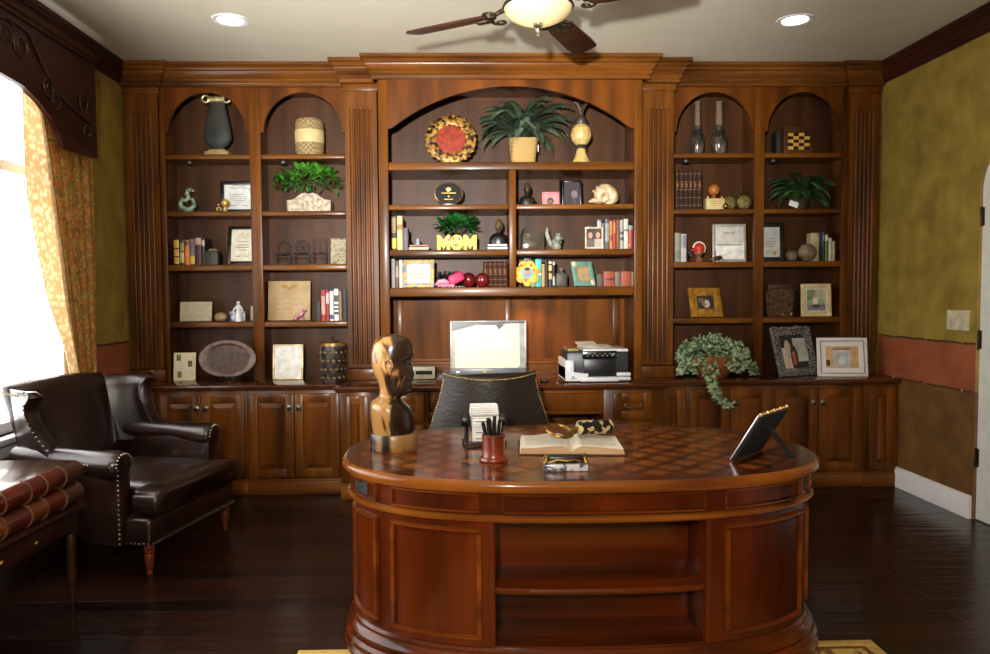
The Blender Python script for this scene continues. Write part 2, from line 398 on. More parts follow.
for ang in (150, 62, -30, -118):
    mm = Matrix.Rotation(R(ang), 4, 'Z')
    pitch = Matrix.Translation((0,0,-.19)) @ Matrix.Rotation(R(-13), 4, 'X')
    out = [(.27,-.055), (.34,-.068), (.62,-.078), (.73,-.076), (.745,-.066), (.765,.045), (.75,.062), (.62,.072), (.34,.066), (.27,.055)]
    B().prism(out, -.006, .006, 'z', m=mm @ pitch).build('blade', BLADE, t)
    b = B()
    b.tube([mm @ V(p) for p in ((.13,0,-.16), (.18,.0,-.165), (.23,0,-.18), (.3,0,-.203), (.36,0,-.203))], [.014,.014,.012,.016,.006], 8)
    b.box(.26, .36, -.045, .045, -.207, -.199, .004, m=mm)
    for s in (-1, 1):
        sp = [(.24+.05*(1-.8*k/22)*cos(PI/2*s+s*2*PI*1.3*k/22+PI), s*.055+.05*(1-.8*k/22)*sin(PI/2*s+s*2*PI*1.3*k/22+PI), -.2-.0004*k) for k in range(23)]
        b.tube([mm @ V(p) for p in sp], .007, 6)
    b.build('blade_bracket', FAN, t)
# ================================================================ BUILT-IN LIBRARY WALL
YS, YM, YP, YE, YK = 5.43, 5.24, 5.34, 5.415, 5.735   # side face, middle face, inner pilasters, end pilasters, back
SH = [(2.360,2.396), (1.954,1.989), (1.563,1.606), (1.153,1.195)]
CT = .77
PUCK = M('puck light', (70,66,60), .4, metal=.6)
def bookcase(label, x0, x1, cols, stiles):
    t = T('bookcase', label, 'bookcase', ((x0+x1)/2, 5.6, CT))
    B().box(x0, x1, YK-.015, YK, CT, 2.867).build('back_panel', W_B, t, True)
    for x in (x0, x1-.01): B().box(x, x+.01, YS+.03, YK-.015, CT, 2.867).build('side_panel', W_V, t, True)
    for a, c in stiles: B().box(a, c, YS, YS+.03, CT, 2.867, .003).build('stile', W_V, t, True)
    (a0, a1), (c0, c1) = cols
    B().box(a1+.02, c0-.02, YS+.03, YK-.015, CT, 2.867).build('divider', W_V, t, True)
    for (p, q) in cols:
        cxm, hw = (p+q)/2, (q-p)/2
        poly = [(p, 2.55), (p, 2.867), (q, 2.867), (q, 2.55), (q-.022, 2.55)] + arc(cxm, 2.55, hw-.022, 0, 180, 28, .282)[1:-1] + [(p+.022, 2.55)]
        B().prism(poly, YS+.004, YS+.028, 'y').build('arch_panel', W_P, t, True)
        for z0, z1 in SH:
            b = B().box(p-.02, q+.02, YS+.008, YK-.016, z0+.004, z1-.004)
            b.box(p+.001, q-.001, YS+.004, YS+.03, z0, z1, .009, seg=3)
            b.build('shelf', W_H, t, True)
        k = B().lathe([(0,-.02), (.026,-.02), (.03,-.012), (.03,0), (0,0)], (cxm-.17, YS+.13, SH[0][0]+.003), 14)
        k.build('puck_light', PUCK, t, True)
    return t
bookcase('left dark wood bookcase with two arched bays beside the window wall', -2.115, -.786,
         ((-2.079,-1.481), (-1.402,-.797)), ((-2.115,-2.079), (-1.481,-1.402), (-.797,-.786)))
bookcase('right dark wood bookcase with two arched bays beside the olive wall', 1.558, 2.868,
         ((1.576,2.172), (2.243,2.818)), ((1.558,1.576), (2.172,2.243), (2.818,2.868)))
# ---- the middle hutch
MB_ = [(2.246,2.302), (1.972,2.008), (1.652,1.694), (1.367,1.43)]
t = T('hutch', 'middle hutch with one wide arch above paired shelves and a desk niche', 'bookcase', (.385, 5.5, CT))
B().box(-.54, 1.32, YK-.015, YK, CT, 2.867).build('back_panel', W_B, t, True)
for x in (-.54, 1.282): B().box(x, x+.02, YM+.03, YK-.015, CT, 2.867).build('side_panel', W_V, t, True)
for a, c in ((-.54,-.475), (1.245,1.302)): B().box(a, c, YM, YM+.03, CT, 2.867, .003).build('stile', W_V, t, True)
poly = [(-.475, 2.53), (-.475, 2.867), (1.245, 2.867), (1.245, 2.53), (1.205, 2.545)]
cxm, hw = .385, .815
sag = 2.822-2.55; rr = (hw*hw+sag*sag)/(2*sag)
aa = math.asin(hw/rr)
poly += [(cxm+rr*sin(aa-2*aa*k/40), 2.822-rr+rr*cos(aa-2*aa*k/40)) for k in range(41)][0:] + [(-.435, 2.545)]
B().prism(poly, YM+.004, YM+.028, 'y').build('arch_panel', W_P, t, True)
B().box(.364, .413, YM+.002, YM+.04, 1.43, 2.246, .003).box(.378, .4, YM+.04, YK-.015, 1.43, 2.246).build('divider', W_V, t, True)
for k, (z0, z1) in enumerate(MB_):
    th = (k in (0, 3))
    spans = ((-.475, 1.245),) if th else ((-.475, .364), (.413, 1.245))
    for a, c in spans:
        b = B().box(a-.0 if a > 0 else a-.04, c+.0 if c < 1 else c+.04, YM+.03, YK-.016, z0+.004, z1-.002)
        b.box(a+.001, c-.001, YM+(.001 if th else .006), YM+.035, z0, z1, .007, seg=3)
        b.build('shelf', W_H, t, True)
B().box(-.519, 1.281, YK-.024, YK-.0155, CT+.1, 1.366).build('niche_panel', NICHE, t, True)
for x in (-.475, .36, 1.19): B().box(x, x+.055, YK-.034, YK-.0245, CT+.1, 1.37, .003).build('batten', W_V, t, True)
B().prism([(YK-.014,.77), (YK-.05,.77), (YK-.05,.845), (YK-.06,.85), (YK-.06,.868), (YK-.03,.875), (YK-.03,.885), (YK-.014,.885)], -.5, 1.26, 'x').build('backsplash', W_H, t, True)
B().lathe([(0,-.018), (.03,-.018), (.034,-.01), (.034,0), (0,0)], (.56, YM+.2, 1.371), 16).build('puck_light', PUCK, t, True)
# ---- pilasters
def pilaster(label, x0, x1, yf):
    t = T('pilaster', label, 'pilaster', ((x0+x1)/2, yf, CT))
    yb = 5.429
    w = x1-x0; m0 = w*.13; n = 5; fw = (w-2*m0)/n
    prof = [(x0, yb), (x0, yf)]
    for k in range(n):
        fx = x0+m0+fw*(k+.5); r = fw*.40
        prof += [(fx-r*cos(PI*j/6), yf+.95*r*sin(PI*j/6)+.0) for j in range(7)]
    prof += [(x1, yf), (x1, yb)]
    b = B()
    b.prism(prof, .885, 2.70, 'z')
    b.box(x0, x1, yf, yb, 2.70, 2.83); b.box(x0, x1, yf, yb, .862, .885)
    b.build('shaft', W_V, t, True, ang=40)
    b = B()
    for k in range(n):
        fx = x0+m0+fw*(k+.5); r = fw*.40
        b.sph((fx, yf+.003, 2.70), r, 10, sy=.35)
    b.build('flute_end', W_V, t, True)
    B().box(x0-.012, x1+.012, yf-.012, yb, 2.815, 2.866, .005).build('capital', W_V, t, True)
    B().box(x0-.008, x1+.008, yf-.01, yb, CT+.001, .855, .004).build('base', W_V, t, True)
pilaster('fluted pilaster left of the left bookcase, touching the window wall corner', -2.352, -2.118, YE)
pilaster('fluted pilaster between the left bookcase and the middle hutch', -.785, -.56, YP)
pilaster('fluted pilaster between the middle hutch and the right bookcase', 1.322, 1.552, YP)
pilaster('fluted pilaster right of the right bookcase, against the olive wall', 2.862, 3.07, YE)
# ---- crown over everything
def offset_path(path, d):
    out = []
    n = len(path)
    for k in range(n):
        P = V(path[k]); nn = []
        if k > 0: e = (P-V(path[k-1])).normalized(); nn.append(V((e.y, -e.x)))
        if k < n-1: e = (V(path[k+1])-P).normalized(); nn.append(V((e.y, -e.x)))
        if len(nn) == 1 or (nn[0]-nn[1]).length < 1e-4: q = P+nn[0]*d
        else: q = P+(nn[0]+nn[1])*d
        out.append((q.x, q.y))
    return out
cpath = [(XL+.001,YE-.012), (-2.10,YE-.012), (-2.10,YS), (-.80,YS), (-.80,YP-.01), (-.57,YP-.01), (-.57,YM), (1.335,YM), (1.335,YP-.01), (1.57,YP-.01), (1.57,YS), (2.85,YS), (2.85,YE-.012), (XR-.001,YE-.012)]
CPC = [(.0006,2.868), (.012,2.868), (.017,2.874), (.017,2.884), (.010,2.888), (.012,2.893), (.022,2.90), (.029,2.912), (.027,2.919), (.021,2.922), (.036,2.936), (.05,2.958), (.052,2.965), (.045,2.968), (.058,2.974), (.064,2.984), (.062,2.992), (.07,2.996), (.084,3.004), (.084,3.023), (.0006,3.023)]
t = T('cabinet_crown', 'stepped dark wood crown moulding running along the top of the library wall', 'crown moulding', (.36, 5.3, 2.868))
rings = []
for x in range(len(cpath)):
    rings.append([(offset_path(cpath, d)[x][0], offset_path(cpath, d)[x][1], z) for d, z in CPC])
B().loft(rings).build('moulding', W_C, t, True, ang=25)
B().box(XL+.001, XR-.001, YS+.03, YK, 2.868, 3.02).build('top_board', W_V, t, True)
# ---- base cabinets
KN = M('pewter pull', (150,142,128), .35, (96,90,80), metal=1, scale=60)
def ring_pull(c, par):
    b = B().lathe([(0,0), (.02,0), (.02,.004), (.012,.008), (0,.012)], n=16, m=TR(*c, rx=PI/2))
    b.tube([(c[0]+.017*cos(a), c[1]-.012, c[2]-.014+.019*sin(a)) for a in [2*PI*k/16 for k in range(16)]], .0032, 6, True)
    b.build('ring_pull', KN, par)
def door_part(parent, x0, x1, z0, z1, yf, pull=None, name='door'):
    """rail and stile door, with the raised field as a sub-part; built about the parent's origin"""
    L_ = parent.location; w = .058
    b = B()
    b.box(x0, x0+w, yf-.02, yf, z0, z1, .004); b.box(x1-w, x1, yf-.02, yf, z0, z1, .004)
    b.box(x0+w-.002, x1-w+.002, yf-.02, yf, z1-w, z1, .004); b.box(x0+w-.002, x1-w+.002, yf-.02, yf, z0, z0+w, .004)
    b.box(x0+w-.004, x1-w+.004, yf-.008, yf, z0+w-.004, z1-w+.004)
    d = b.build(name, W_V, parent, True)
    a0, a1, c0, c1 = x0+w+.006-L_.x, x1-w-.006-L_.x, z0+w+.006-L_.z, z1-w-.006-L_.z; yy = yf-L_.y
    e = min(.03, (a1-a0)*.3, (c1-c0)*.3)
    r1 = [(a0,yy-.009,c0), (a1,yy-.009,c0), (a1,yy-.009,c1), (a0,yy-.009,c1)]
    r2 = [(a0+e,yy-.019,c0+e), (a1-e,yy-.019,c0+e), (a1-e,yy-.019,c1-e), (a0+e,yy-.019,c1-e)]
    B().loft([r1, r2]).build('raised_panel', W_P, d, ang=10)
    if pull: ring_pull((pull[0]-L_.x, yf-.02-L_.y, pull[1]-L_.z), d)
    return d
YBF, YCF = 5.16, 5.02
def base_unit(name, label, x0, x1, yf, doors, cat='cabinet', yb=5.73, z1=.728, drawers=()):
    t = T(name, label, cat, ((x0+x1)/2, (yf+yb)/2, 0))
    B().box(x0+.001, x1-.001, yf, yb, .1, z1, .002).build('body', W_V, t, True)
    b = B().box(x0+.001, x1-.001, yf-.012, yb, 0, .092, .003); b.box(x0+.001, x1-.001, yf-.006, yf+.02, .092, .108, .004)
    b.build('plinth', W_H, t, True)
    for (a, c, z0_, z1_, pull) in doors: door_part(t, a, c, z0_, z1_, yf, pull)
    for (a, c, z0_, z1_) in drawers:
        d = door_part(t, a, c, z0_, z1_, yf, None, 'drawer')
        xm = (a+c)/2-t.location.x; zm = (z0_+z1_)/2-t.location.z; yy = yf-.02-t.location.y
        b = B()
        b.tube([(xm+.055*cos(PI+PI*k/12), yy-.016-.006*sin(PI*k/12), zm+.012-.022*sin(PI*k/12)) for k in range(13)], .0035, 6)
        for s in (-1, 1): b.sph((xm+s*.055, yy-.008, zm+.012), .01, 8)
        b.build('bail_pull', KN, d)
    return t
ZD0, ZD1 = .125, .705
base_unit('corner_cabinet', 'narrow panelled base cabinet in the left corner behind the armchair', -2.373, -2.092, YBF, ((-2.33,-2.11,ZD0,ZD1,None),))
base_unit('base_cabinet', 'two-door base cabinet directly behind the leather armchair arm', -2.092, -1.459, YBF, ((-2.057,-1.772,ZD0,ZD1,(-1.80,.61)), (-1.768,-1.476,ZD0,ZD1,(-1.735,.61))))
base_unit('base_cabinet', 'two-door base cabinet under the black patterned canister, left of the desk', -1.459, -.80, YBF, ((-1.442,-1.136,ZD0,ZD1,(-1.165,.61)), (-1.130,-.823,ZD0,ZD1,(-1.10,.61))))
base_unit('narrow_cabinet', 'narrow panelled base cabinet behind the carved wooden bust', -.80, -.59, YCF, ((-.785,-.605,ZD0,ZD1,None),))
base_unit('drawer_pedestal', 'drawer pedestal left of the swivel chair, mostly behind the desk', -.59, -.2, YCF, ((-.55,-.23,ZD0,.50,None),), drawers=((-.55,-.23,.525,.705),))
t = base_unit('drawer_pedestal', 'drawer pedestal under the printer with a pewter bail pull', .985, 1.40, YCF, ((1.05,1.315,ZD0,.50,None),), drawers=((1.05,1.315,.525,.705),))
t = T('keyboard_drawer', 'long plain pencil drawer spanning the kneehole under the monitor', 'drawer', (.39, 5.3, .55))
B().box(-.199, .984, YCF+.02, 5.72, .56, .727, .003).build('body', W_H, t, True)
B().box(-.17, .955, YCF-.0, YCF+.02, .585, .705, .008).build('drawer_front', W_P, t, True)
t = T('kneehole_back', 'dark back panel of the kneehole behind the swivel chair', 'panel', (.39, 5.6, 0))
B().box(-.199, .984, 5.60, 5.62, 0, .558).build('panel', W_V, t, True)
base_unit('narrow_cabinet', 'narrow panelled base cabinet left of the trailing ivy', 1.40, 1.60, YBF, ((1.42,1.585,ZD0,ZD1,None),))
base_unit('base_cabinet', 'two-door base cabinet directly under the trailing ivy', 1.60, 2.205, YBF, ((1.618,1.899,ZD0,ZD1,(1.87,.61)), (1.904,2.19,ZD0,ZD1,(1.935,.61))))
base_unit('base_cabinet', 'two-door base cabinet under the glittering crystal photo frame', 2.205, 2.85, YBF, ((2.222,2.522,ZD0,ZD1,(2.492,.61)), (2.527,2.832,ZD0,ZD1,(2.558,.61))))
base_unit('corner_cabinet', 'narrow panelled base cabinet in the right corner beside the white baseboard', 2.85, 3.10, YBF, ((2.885,3.07,ZD0,ZD1,None),))
# countertop
tp = [(XL+.002,5.145), (-.815,5.145), (-.815,5.0), (1.385,5.0), (1.385,5.145), (XR-.002,5.145)]
rings = []
for d, z in ((-.01,.729), (.004,.731), (.012,.738), (.012,.744), (.02,.748), (.024,.757), (.02,.766), (.012,.77)):
    rings.append([(x, y, z) for x, y in offset_path(tp, d)] + [(XR-.002, 5.745, z), (XL+.002, 5.745, z)])
TOPW = wood('countertop glossy wood', (92,48,24), (56,27,13), axis='x', rough=.16, coat=.6)
o = B().loft(rings).build('countertop', TOPW, world=True)
tag(o, 'long glossy dark wood countertop running over all the base cabinets', 'countertop')
# ================================================================ DESK
DX, DY, DA, DB, DN = .47, 2.965, .925, .545, 2.5
NP = 720
_pp = []
for k in range(NP):
    a = 2*PI*k/NP; c, s_ = cos(a), sin(a)
    _pp.append(V((DX+DA*math.copysign(abs(c)**(2/DN), c), DY+DB*math.copysign(abs(s_)**(2/DN), s_))))
_L = [0]
for k in range(NP): _L.append(_L[-1]+(_pp[(k+1) % NP]-_pp[k]).length)
LT = _L[-1]
_rs = []
import bisect
for k in range(NP):                                # resample by arc length
    s_ = LT*k/NP; j = min(bisect.bisect_right(_L, s_)-1, NP-1); f = (s_-_L[j])/max(1e-9, _L[j+1]-_L[j])
    _rs.append(_pp[j].lerp(_pp[(j+1) % NP], f))
_nm = []
for k in range(NP):
    t_ = (_rs[(k+3) % NP]-_rs[k-3]).normalized(); _nm.append(V((t_.y, -t_.x)))
def dpt(u, off):                                   # u in sample units (0..NP), arc-length even
    k = int(math.floor(u)) % NP; f = u-math.floor(u)
    return _rs[k].lerp(_rs[(k+1) % NP], f)+_nm[k].lerp(_nm[(k+1) % NP], f)*off
def u_px(px, z, off):
    best = None
    for k in range(NP*4):
        u = k/4
        p = dpt(u, off)
        if p.y > DY: continue
        e = abs(proj((p.x, p.y, z))[0]-px)
        n_ = _nm[int(u)]
        if n_.dot(V((-p.x, -p.y))) < 0: continue
        if best is None or e < best[0]: best = (e, u)
    return best[1]
def slab(b, u0, u1, z0, z1, o0, o1, ch=0):
    n = max(3, int(abs(u1-u0)/2)); rings = []
    for i in range(n+1):
        u = u0+(u1-u0)*i/n; rings.append([tuple(dpt(u, o))+(z,) for o, z in ((o0,z0), (o1,z0+ch), (o1,z1-ch), (o0,z1))])
    b.loft(rings)
def loop(b, prof, step=3):
    b.loft([[tuple(dpt(u, o))+(z,) for o, z in prof] for u in range(0, NP, step)], loop=True)
desk = T('desk', 'large oval cherry desk with a diamond parquet top and open front shelves', 'desk', (DX, DY, 0))
def parquet():
    mt = bpy.data.materials.new('diamond parquet'); mt.use_nodes = True; N, L = nodes(mt); p = N['Principled BSDF']
    tc = N.new('ShaderNodeTexCoord'); sp = N.new('ShaderNodeSeparateXYZ'); L.new(tc.outputs['Object'], sp.inputs[0])
    def mth(op, a, b_=None):
        n = N.new('ShaderNodeMath'); n.operation = op
        for k, q in enumerate((a, b_)):
            if q is None: continue
            if isinstance(q, (int, float)): n.inputs[k].default_value = q
            else: L.new(q, n.inputs[k])
        return n.outputs[0]
    x, y = sp.outputs[0], sp.outputs[1]
    q = 1/.102
    u = mth('MULTIPLY', mth('ADD', x, y), q*.72); v = mth('MULTIPLY', mth('SUBTRACT', x, y), q*.72)
    fu, fv = mth('FRACT', u), mth('FRACT', v)
    lu = mth('LESS_THAN', mth('ABSOLUTE', mth('SUBTRACT', fu, .5)), .34); lv = mth('LESS_THAN', mth('ABSOLUTE', mth('SUBTRACT', fv, .5)), .34)
    inside = mth('MULTIPLY', lu, lv)
    cross = mth('MULTIPLY', mth('SUBTRACT', 1, lu), mth('SUBTRACT', 1, lv))
    cb = N.new('ShaderNodeCombineXYZ'); L.new(mth('FLOOR', u), cb.inputs[0]); L.new(mth('FLOOR', v), cb.inputs[1])
    wn_ = N.new('ShaderNodeTexWhiteNoise'); wn_.noise_dimensions = '2D'; L.new(cb.outputs[0], wn_.inputs[0])
    nz = N.new('ShaderNodeTexNoise'); nz.inputs['Scale'].default_value = 9; nz.inputs['Detail'].default_value = 8
    mp = N.new('ShaderNodeMapping'); mp.inputs['Scale'].default_value = (1, .2, 1); mp.inputs['Rotation'].default_value = (0, 0, .8)
    L.new(tc.outputs['Object'], mp.inputs[0]); L.new(mp.outputs[0], nz.inputs[0])
    fac = mth('ADD', mth('MULTIPLY', wn_.outputs[0], .2), mth('MULTIPLY', nz.outputs[0], .75))
    r1 = N.new('ShaderNodeValToRGB'); r1.color_ramp.elements[0].color = lin((100,48,13)); r1.color_ramp.elements[1].color = lin((150,82,28)); r1.color_ramp.elements[0].position = .25; r1.color_ramp.elements[1].position = .8
    L.new(fac, r1.inputs[0])
    m1 = N.new('ShaderNodeMixRGB'); L.new(inside, m1.inputs[0]); m1.inputs[1].default_value = lin((70,28,8)); L.new(r1.outputs[0], m1.inputs[2])
    m2 = N.new('ShaderNodeMixRGB'); L.new(cross, m2.inputs[0]); L.new(m1.outputs[0], m2.inputs[1]); m2.inputs[2].default_value = lin((40,15,5))
    L.new(m2.outputs[0], p.inputs['Base Color']); p.inputs['Roughness'].default_value = .2; p.inputs['Specular IOR Level'].default_value = .3; p.inputs['Coat Weight'].default_value = .2; p.inputs['Coat Roughness'].default_value = .1
    return mt
ZT = .765
b = B()
rings = []
for o, z in ((-.05,.722), (-.012,.724), (-.012,.729), (-.004,.731), (.0,.74), (0,.752), (-.006,.761), (-.016,ZT), (-.075,ZT)):
    rings.append([tuple(dpt(u, o))+(z,) for u in range(0, NP, 4)])
b.loft(rings[:-1], cap=False); b.i = 1
b.loft(rings[-2:], cap=False)
b.loft([rings[-1], [(p[0], p[1], ZT-.01) for p in rings[-1]]], cap=False)
b.add([(p[0], p[1], ZT-.03) for p in rings[0]], [tuple(range(len(rings[0])))])
b.build('top', [DK_M, DK_D], desk, True)
edge = B()
b = B()
b.loft([[tuple(dpt(u, -.0745))+(z,) for u in range(0, NP, 4)] for z in (ZT-.02, ZT+.0003)])
b.build('parquet_inlay', parquet(), desk, True)
# frieze band, waist and plinth mouldings
b = B(); loop(b, [(-.085,.64), (-.038,.64), (-.038,.724), (-.085,.724)]); b.build('frieze', DK_H, desk, True)
b = B(); loop(b, [(-.08,.612), (-.045,.612), (-.036,.616), (-.028,.622), (-.028,.628), (-.02,.631), (-.02,.636), (-.028,.641), (-.038,.643), (-.08,.643)]); b.build('waist_moulding', DK_M, desk, True, ang=25)
b = B(); loop(b, [(-.09,.05), (-.004,.05), (.002,.056), (.002,.07), (-.006,.078), (-.01,.082), (-.002,.09), (-.002,.108), (-.012,.12), (-.022,.124), (-.016,.132), (-.016,.142), (-.026,.155), (-.036,.162), (-.036,.172), (-.046,.18), (-.09,.18)]); b.build('plinth_moulding', DK_H, desk, True, ang=25)
OB = -.05
zc_ = .4
uL, uR = u_px(495, zc_, OB), u_px(706, zc_, OB)
b = B(); slab(b, uR, uL+NP, .175, .617, OB-.02, OB); b.build('body', DK_V, desk, True)
DK_P = wood('desk panel moulding', (124,60,16), (66,26,7), rough=.22, axis='x', coat=.25)  # lightened wood, the lit look of the panel mouldings put into colour
def panel(name, pxa, pxb, z0, z1, o, w=.016, field=.003, mat=DK_V, key=False):
    ua, ub = u_px(pxa, (z0+z1)/2, o), u_px(pxb, (z0+z1)/2, o)
    du = w/LT*NP
    b = B()
    slab(b, ua, ub, z1-w, z1, o-.003, o+.014, .005); slab(b, ua, ub, z0, z0+w, o-.003, o+.014, .005)
    slab(b, ua, ua+du, z0+w, z1-w, o-.003, o+.014, .004); slab(b, ub-du, ub, z0+w, z1-w, o-.003, o+.014, .004)
    d = b.build(name, DK_P, desk, True)
    b = B(); slab(b, ua+du*1.5, ub-du*1.5, z0+w*1.5, z1-w*1.5, o-.003, o+field, .002)
    for v_ in b.bm.verts: v_.co -= desk.location
    f = b.build('field', mat, d)
    return ua, ub, d
for a, c in ((354.5,379), (393,482), (724,799), (805,814.5)):
    panel('body_panel', a, c, .205, .592, OB)
for a, c in ((393,480), (503,704), (724,798)): panel('frieze_drawer', a, c, .652, .716, -.038, .004)
for a, c in ((354,378), (806,815)):
    ua, ub, d = panel('end_drawer', a, c, .652, .716, -.038, .004)
    b = B(); um = (ua+ub)/2; slab(b, um-8, um+8, .664, .706, -.038, -.030)
    q = dpt(um, -.030)
    b.sph((q.x, q.y, .69), .004, 8)
    b.build('escutcheon', M('blackened steel plate', (96,92,86), .35, (60,58,54), metal=.7), desk, True)
# open front shelves
yN = 2.70
xl, xr = dpt(uL, OB).x, dpt(uR, OB).x
xl, xr = min(xl, xr), max(xl, xr)
yl, yr = dpt(uL, OB).y, dpt(uR, OB).y
fr_ = [tuple(dpt(uL+(uR-uL)*k/30, OB)) for k in range(31)]
if fr_[0][0] > fr_[-1][0]: fr_ = fr_[::-1]
B().box(xl-.02, xr+.02, yN, yN+.015, .17, .62).build('niche_back', DK_H, desk, True)
for x0, x1, yy in ((xl-.02, xl, yl), (xr, xr+.02, yr)): B().box(x0, x1, yy-.002, yN, .17, .62, .003).build('niche_side', DK_V, desk, True)
def shelf_poly(inset): return [(x, y+inset) for x, y in fr_]+[(xr, yN), (xl, yN)]
b = B()
for (ins, z) in ((.012,.398), (.004,.402), (.001,.41), (.004,.418), (.012,.422)):
    pass
b.loft([[(x, y, z) for x, y in shelf_poly(ins)] for ins, z in ((.02,.360), (.011,.363), (.008,.373), (.011,.382), (.02,.385))]); b.build('shelf', DK_H, desk, True)
b = B(); b.loft([[(x, y, z) for x, y in shelf_poly(.0)] for z in (.165, .188)]); b.build('bottom_board', DK_H, desk, True)
b = B(); b.loft([[(x, y, z) for x, y in shelf_poly(.0)] for z in (.612, .64)]); b.build('niche_top', DK_H, desk, True)
for k in range(6):
    q = dpt(NP*(k+.25)/6, -.07); B().lathe([(0,.0), (.025,.0), (.042,.012), (.046,.03), (.03,.05), (0,.052)], (q.x, q.y, .0068 if q.y < 2.86 else .0004), 16).build('bun_foot', DK_V, desk, True)
# ================================================================ RUG
rt = bpy.data.materials.new('rug weave'); rt.use_nodes = True; N, L = nodes(rt); p = N['Principled BSDF']; p.inputs['Roughness'].default_value = .95
tc = N.new('ShaderNodeTexCoord'); n1 = N.new('ShaderNodeTexNoise'); n1.inputs['Scale'].default_value = 14; n1.inputs['Distortion'].default_value = 2; L.new(tc.outputs['Object'], n1.inputs[0])
r1 = N.new('ShaderNodeValToRGB'); e = r1.color_ramp.elements; e[0].position = .44; e[1].position = .5; e[0].color = lin((120,78,30)); e[1].color = lin((196,164,92)); L.new(n1.outputs[0], r1.inputs[0]); L.new(r1.outputs[0], p.inputs['Base Color'])
rb = M('rug border wool', (204,172,92), .95, (184,148,70), scale=60)
t = T('rug', 'gold patterned wool rug under the oval desk', 'rug', (.5, 1.9, 0))
rx0, rx1, ry0, ry1 = -.63, 1.625, .9, 2.86
B().box(rx0+.07, rx1-.07, ry0+.07, ry1-.07, .0005, .006).build('field', rt, t, True)
b = B(); b.box(rx0, rx1, ry1-.05, ry1, .0005, .0065, .002); b.box(rx0, rx1, ry0, ry0+.05, .0005, .0065, .002); b.box(rx0, rx0+.05, ry0+.05, ry1-.05, .0005, .0065, .002); b.box(rx1-.05, rx1, ry0+.05, ry1-.05, .0005, .0065, .002)
b.build('border', rb, t, True)
b = B(); q = .02
for z0 in (0,): b.box(rx0+.05, rx1-.05, ry1-.07, ry1-.05, .0005, .006); b.box(rx0+.05, rx1-.05, ry0+.05, ry0+.07, .0005, .006); b.box(rx0+.05, rx0+.07, ry0+.07, ry1-.07, .0005, .006); b.box(rx1-.07, rx1-.05, ry0+.07, ry1-.07, .0005, .006)
b.build('inner_stripe', M('rug brown stripe', (116,74,30), .95, (96,60,24), scale=60), t, True)

# ================================================================ WING CHAIR
wc = T('wing_chair', 'brown leather wing armchair with nailhead trim beside the bright window', 'armchair', (-1.80, 4.12, 0), R(-13))
def sstrip(n, f): return [f(k/n) for k in range(n+1)]
b = B(); b.box(-.42, .385, -.395, .395, .15, .295, .03, seg=4); b.build('seat_frame', LEATHER, wc)
# T-shaped crowned cushion
def cushion(b, x0, x1, hw, z0, z1, crown, r=.05):
    rings = []
    nx = 14
    for i in range(nx+1):
        x = x0+(x1-x0)*i/nx
        ex = min(1, min(i, nx-i)/1.6); q = math.sqrt(max(0, 1-(1-ex)**2))
        w = hw-(1-q)*r; zc0 = (z0+z1)/2; hz = (z1-z0)/2*(.55+.45*q)
        ring = []
        for k in range(28):
            a = 2*PI*k/28; c_, s_ = cos(a), sin(a)
            yy = w*math.copysign(abs(c_)**.35, c_); zz = hz*math.copysign(abs(s_)**.5, s_)
            if zz > 0: zz += crown*max(0, (1-(yy/w)**2))*sin(PI*i/nx)
            ring.append((x, yy, zc0+zz))
        rings.append(ring)
    b.loft(rings)
b = B(); cushion(b, -.30, .43, .305, .292, .445, .03); cushion(b, .268, .43, .40, .296, .437, .0); b.build('seat_cushion', LEATHER, wc, ang=60)
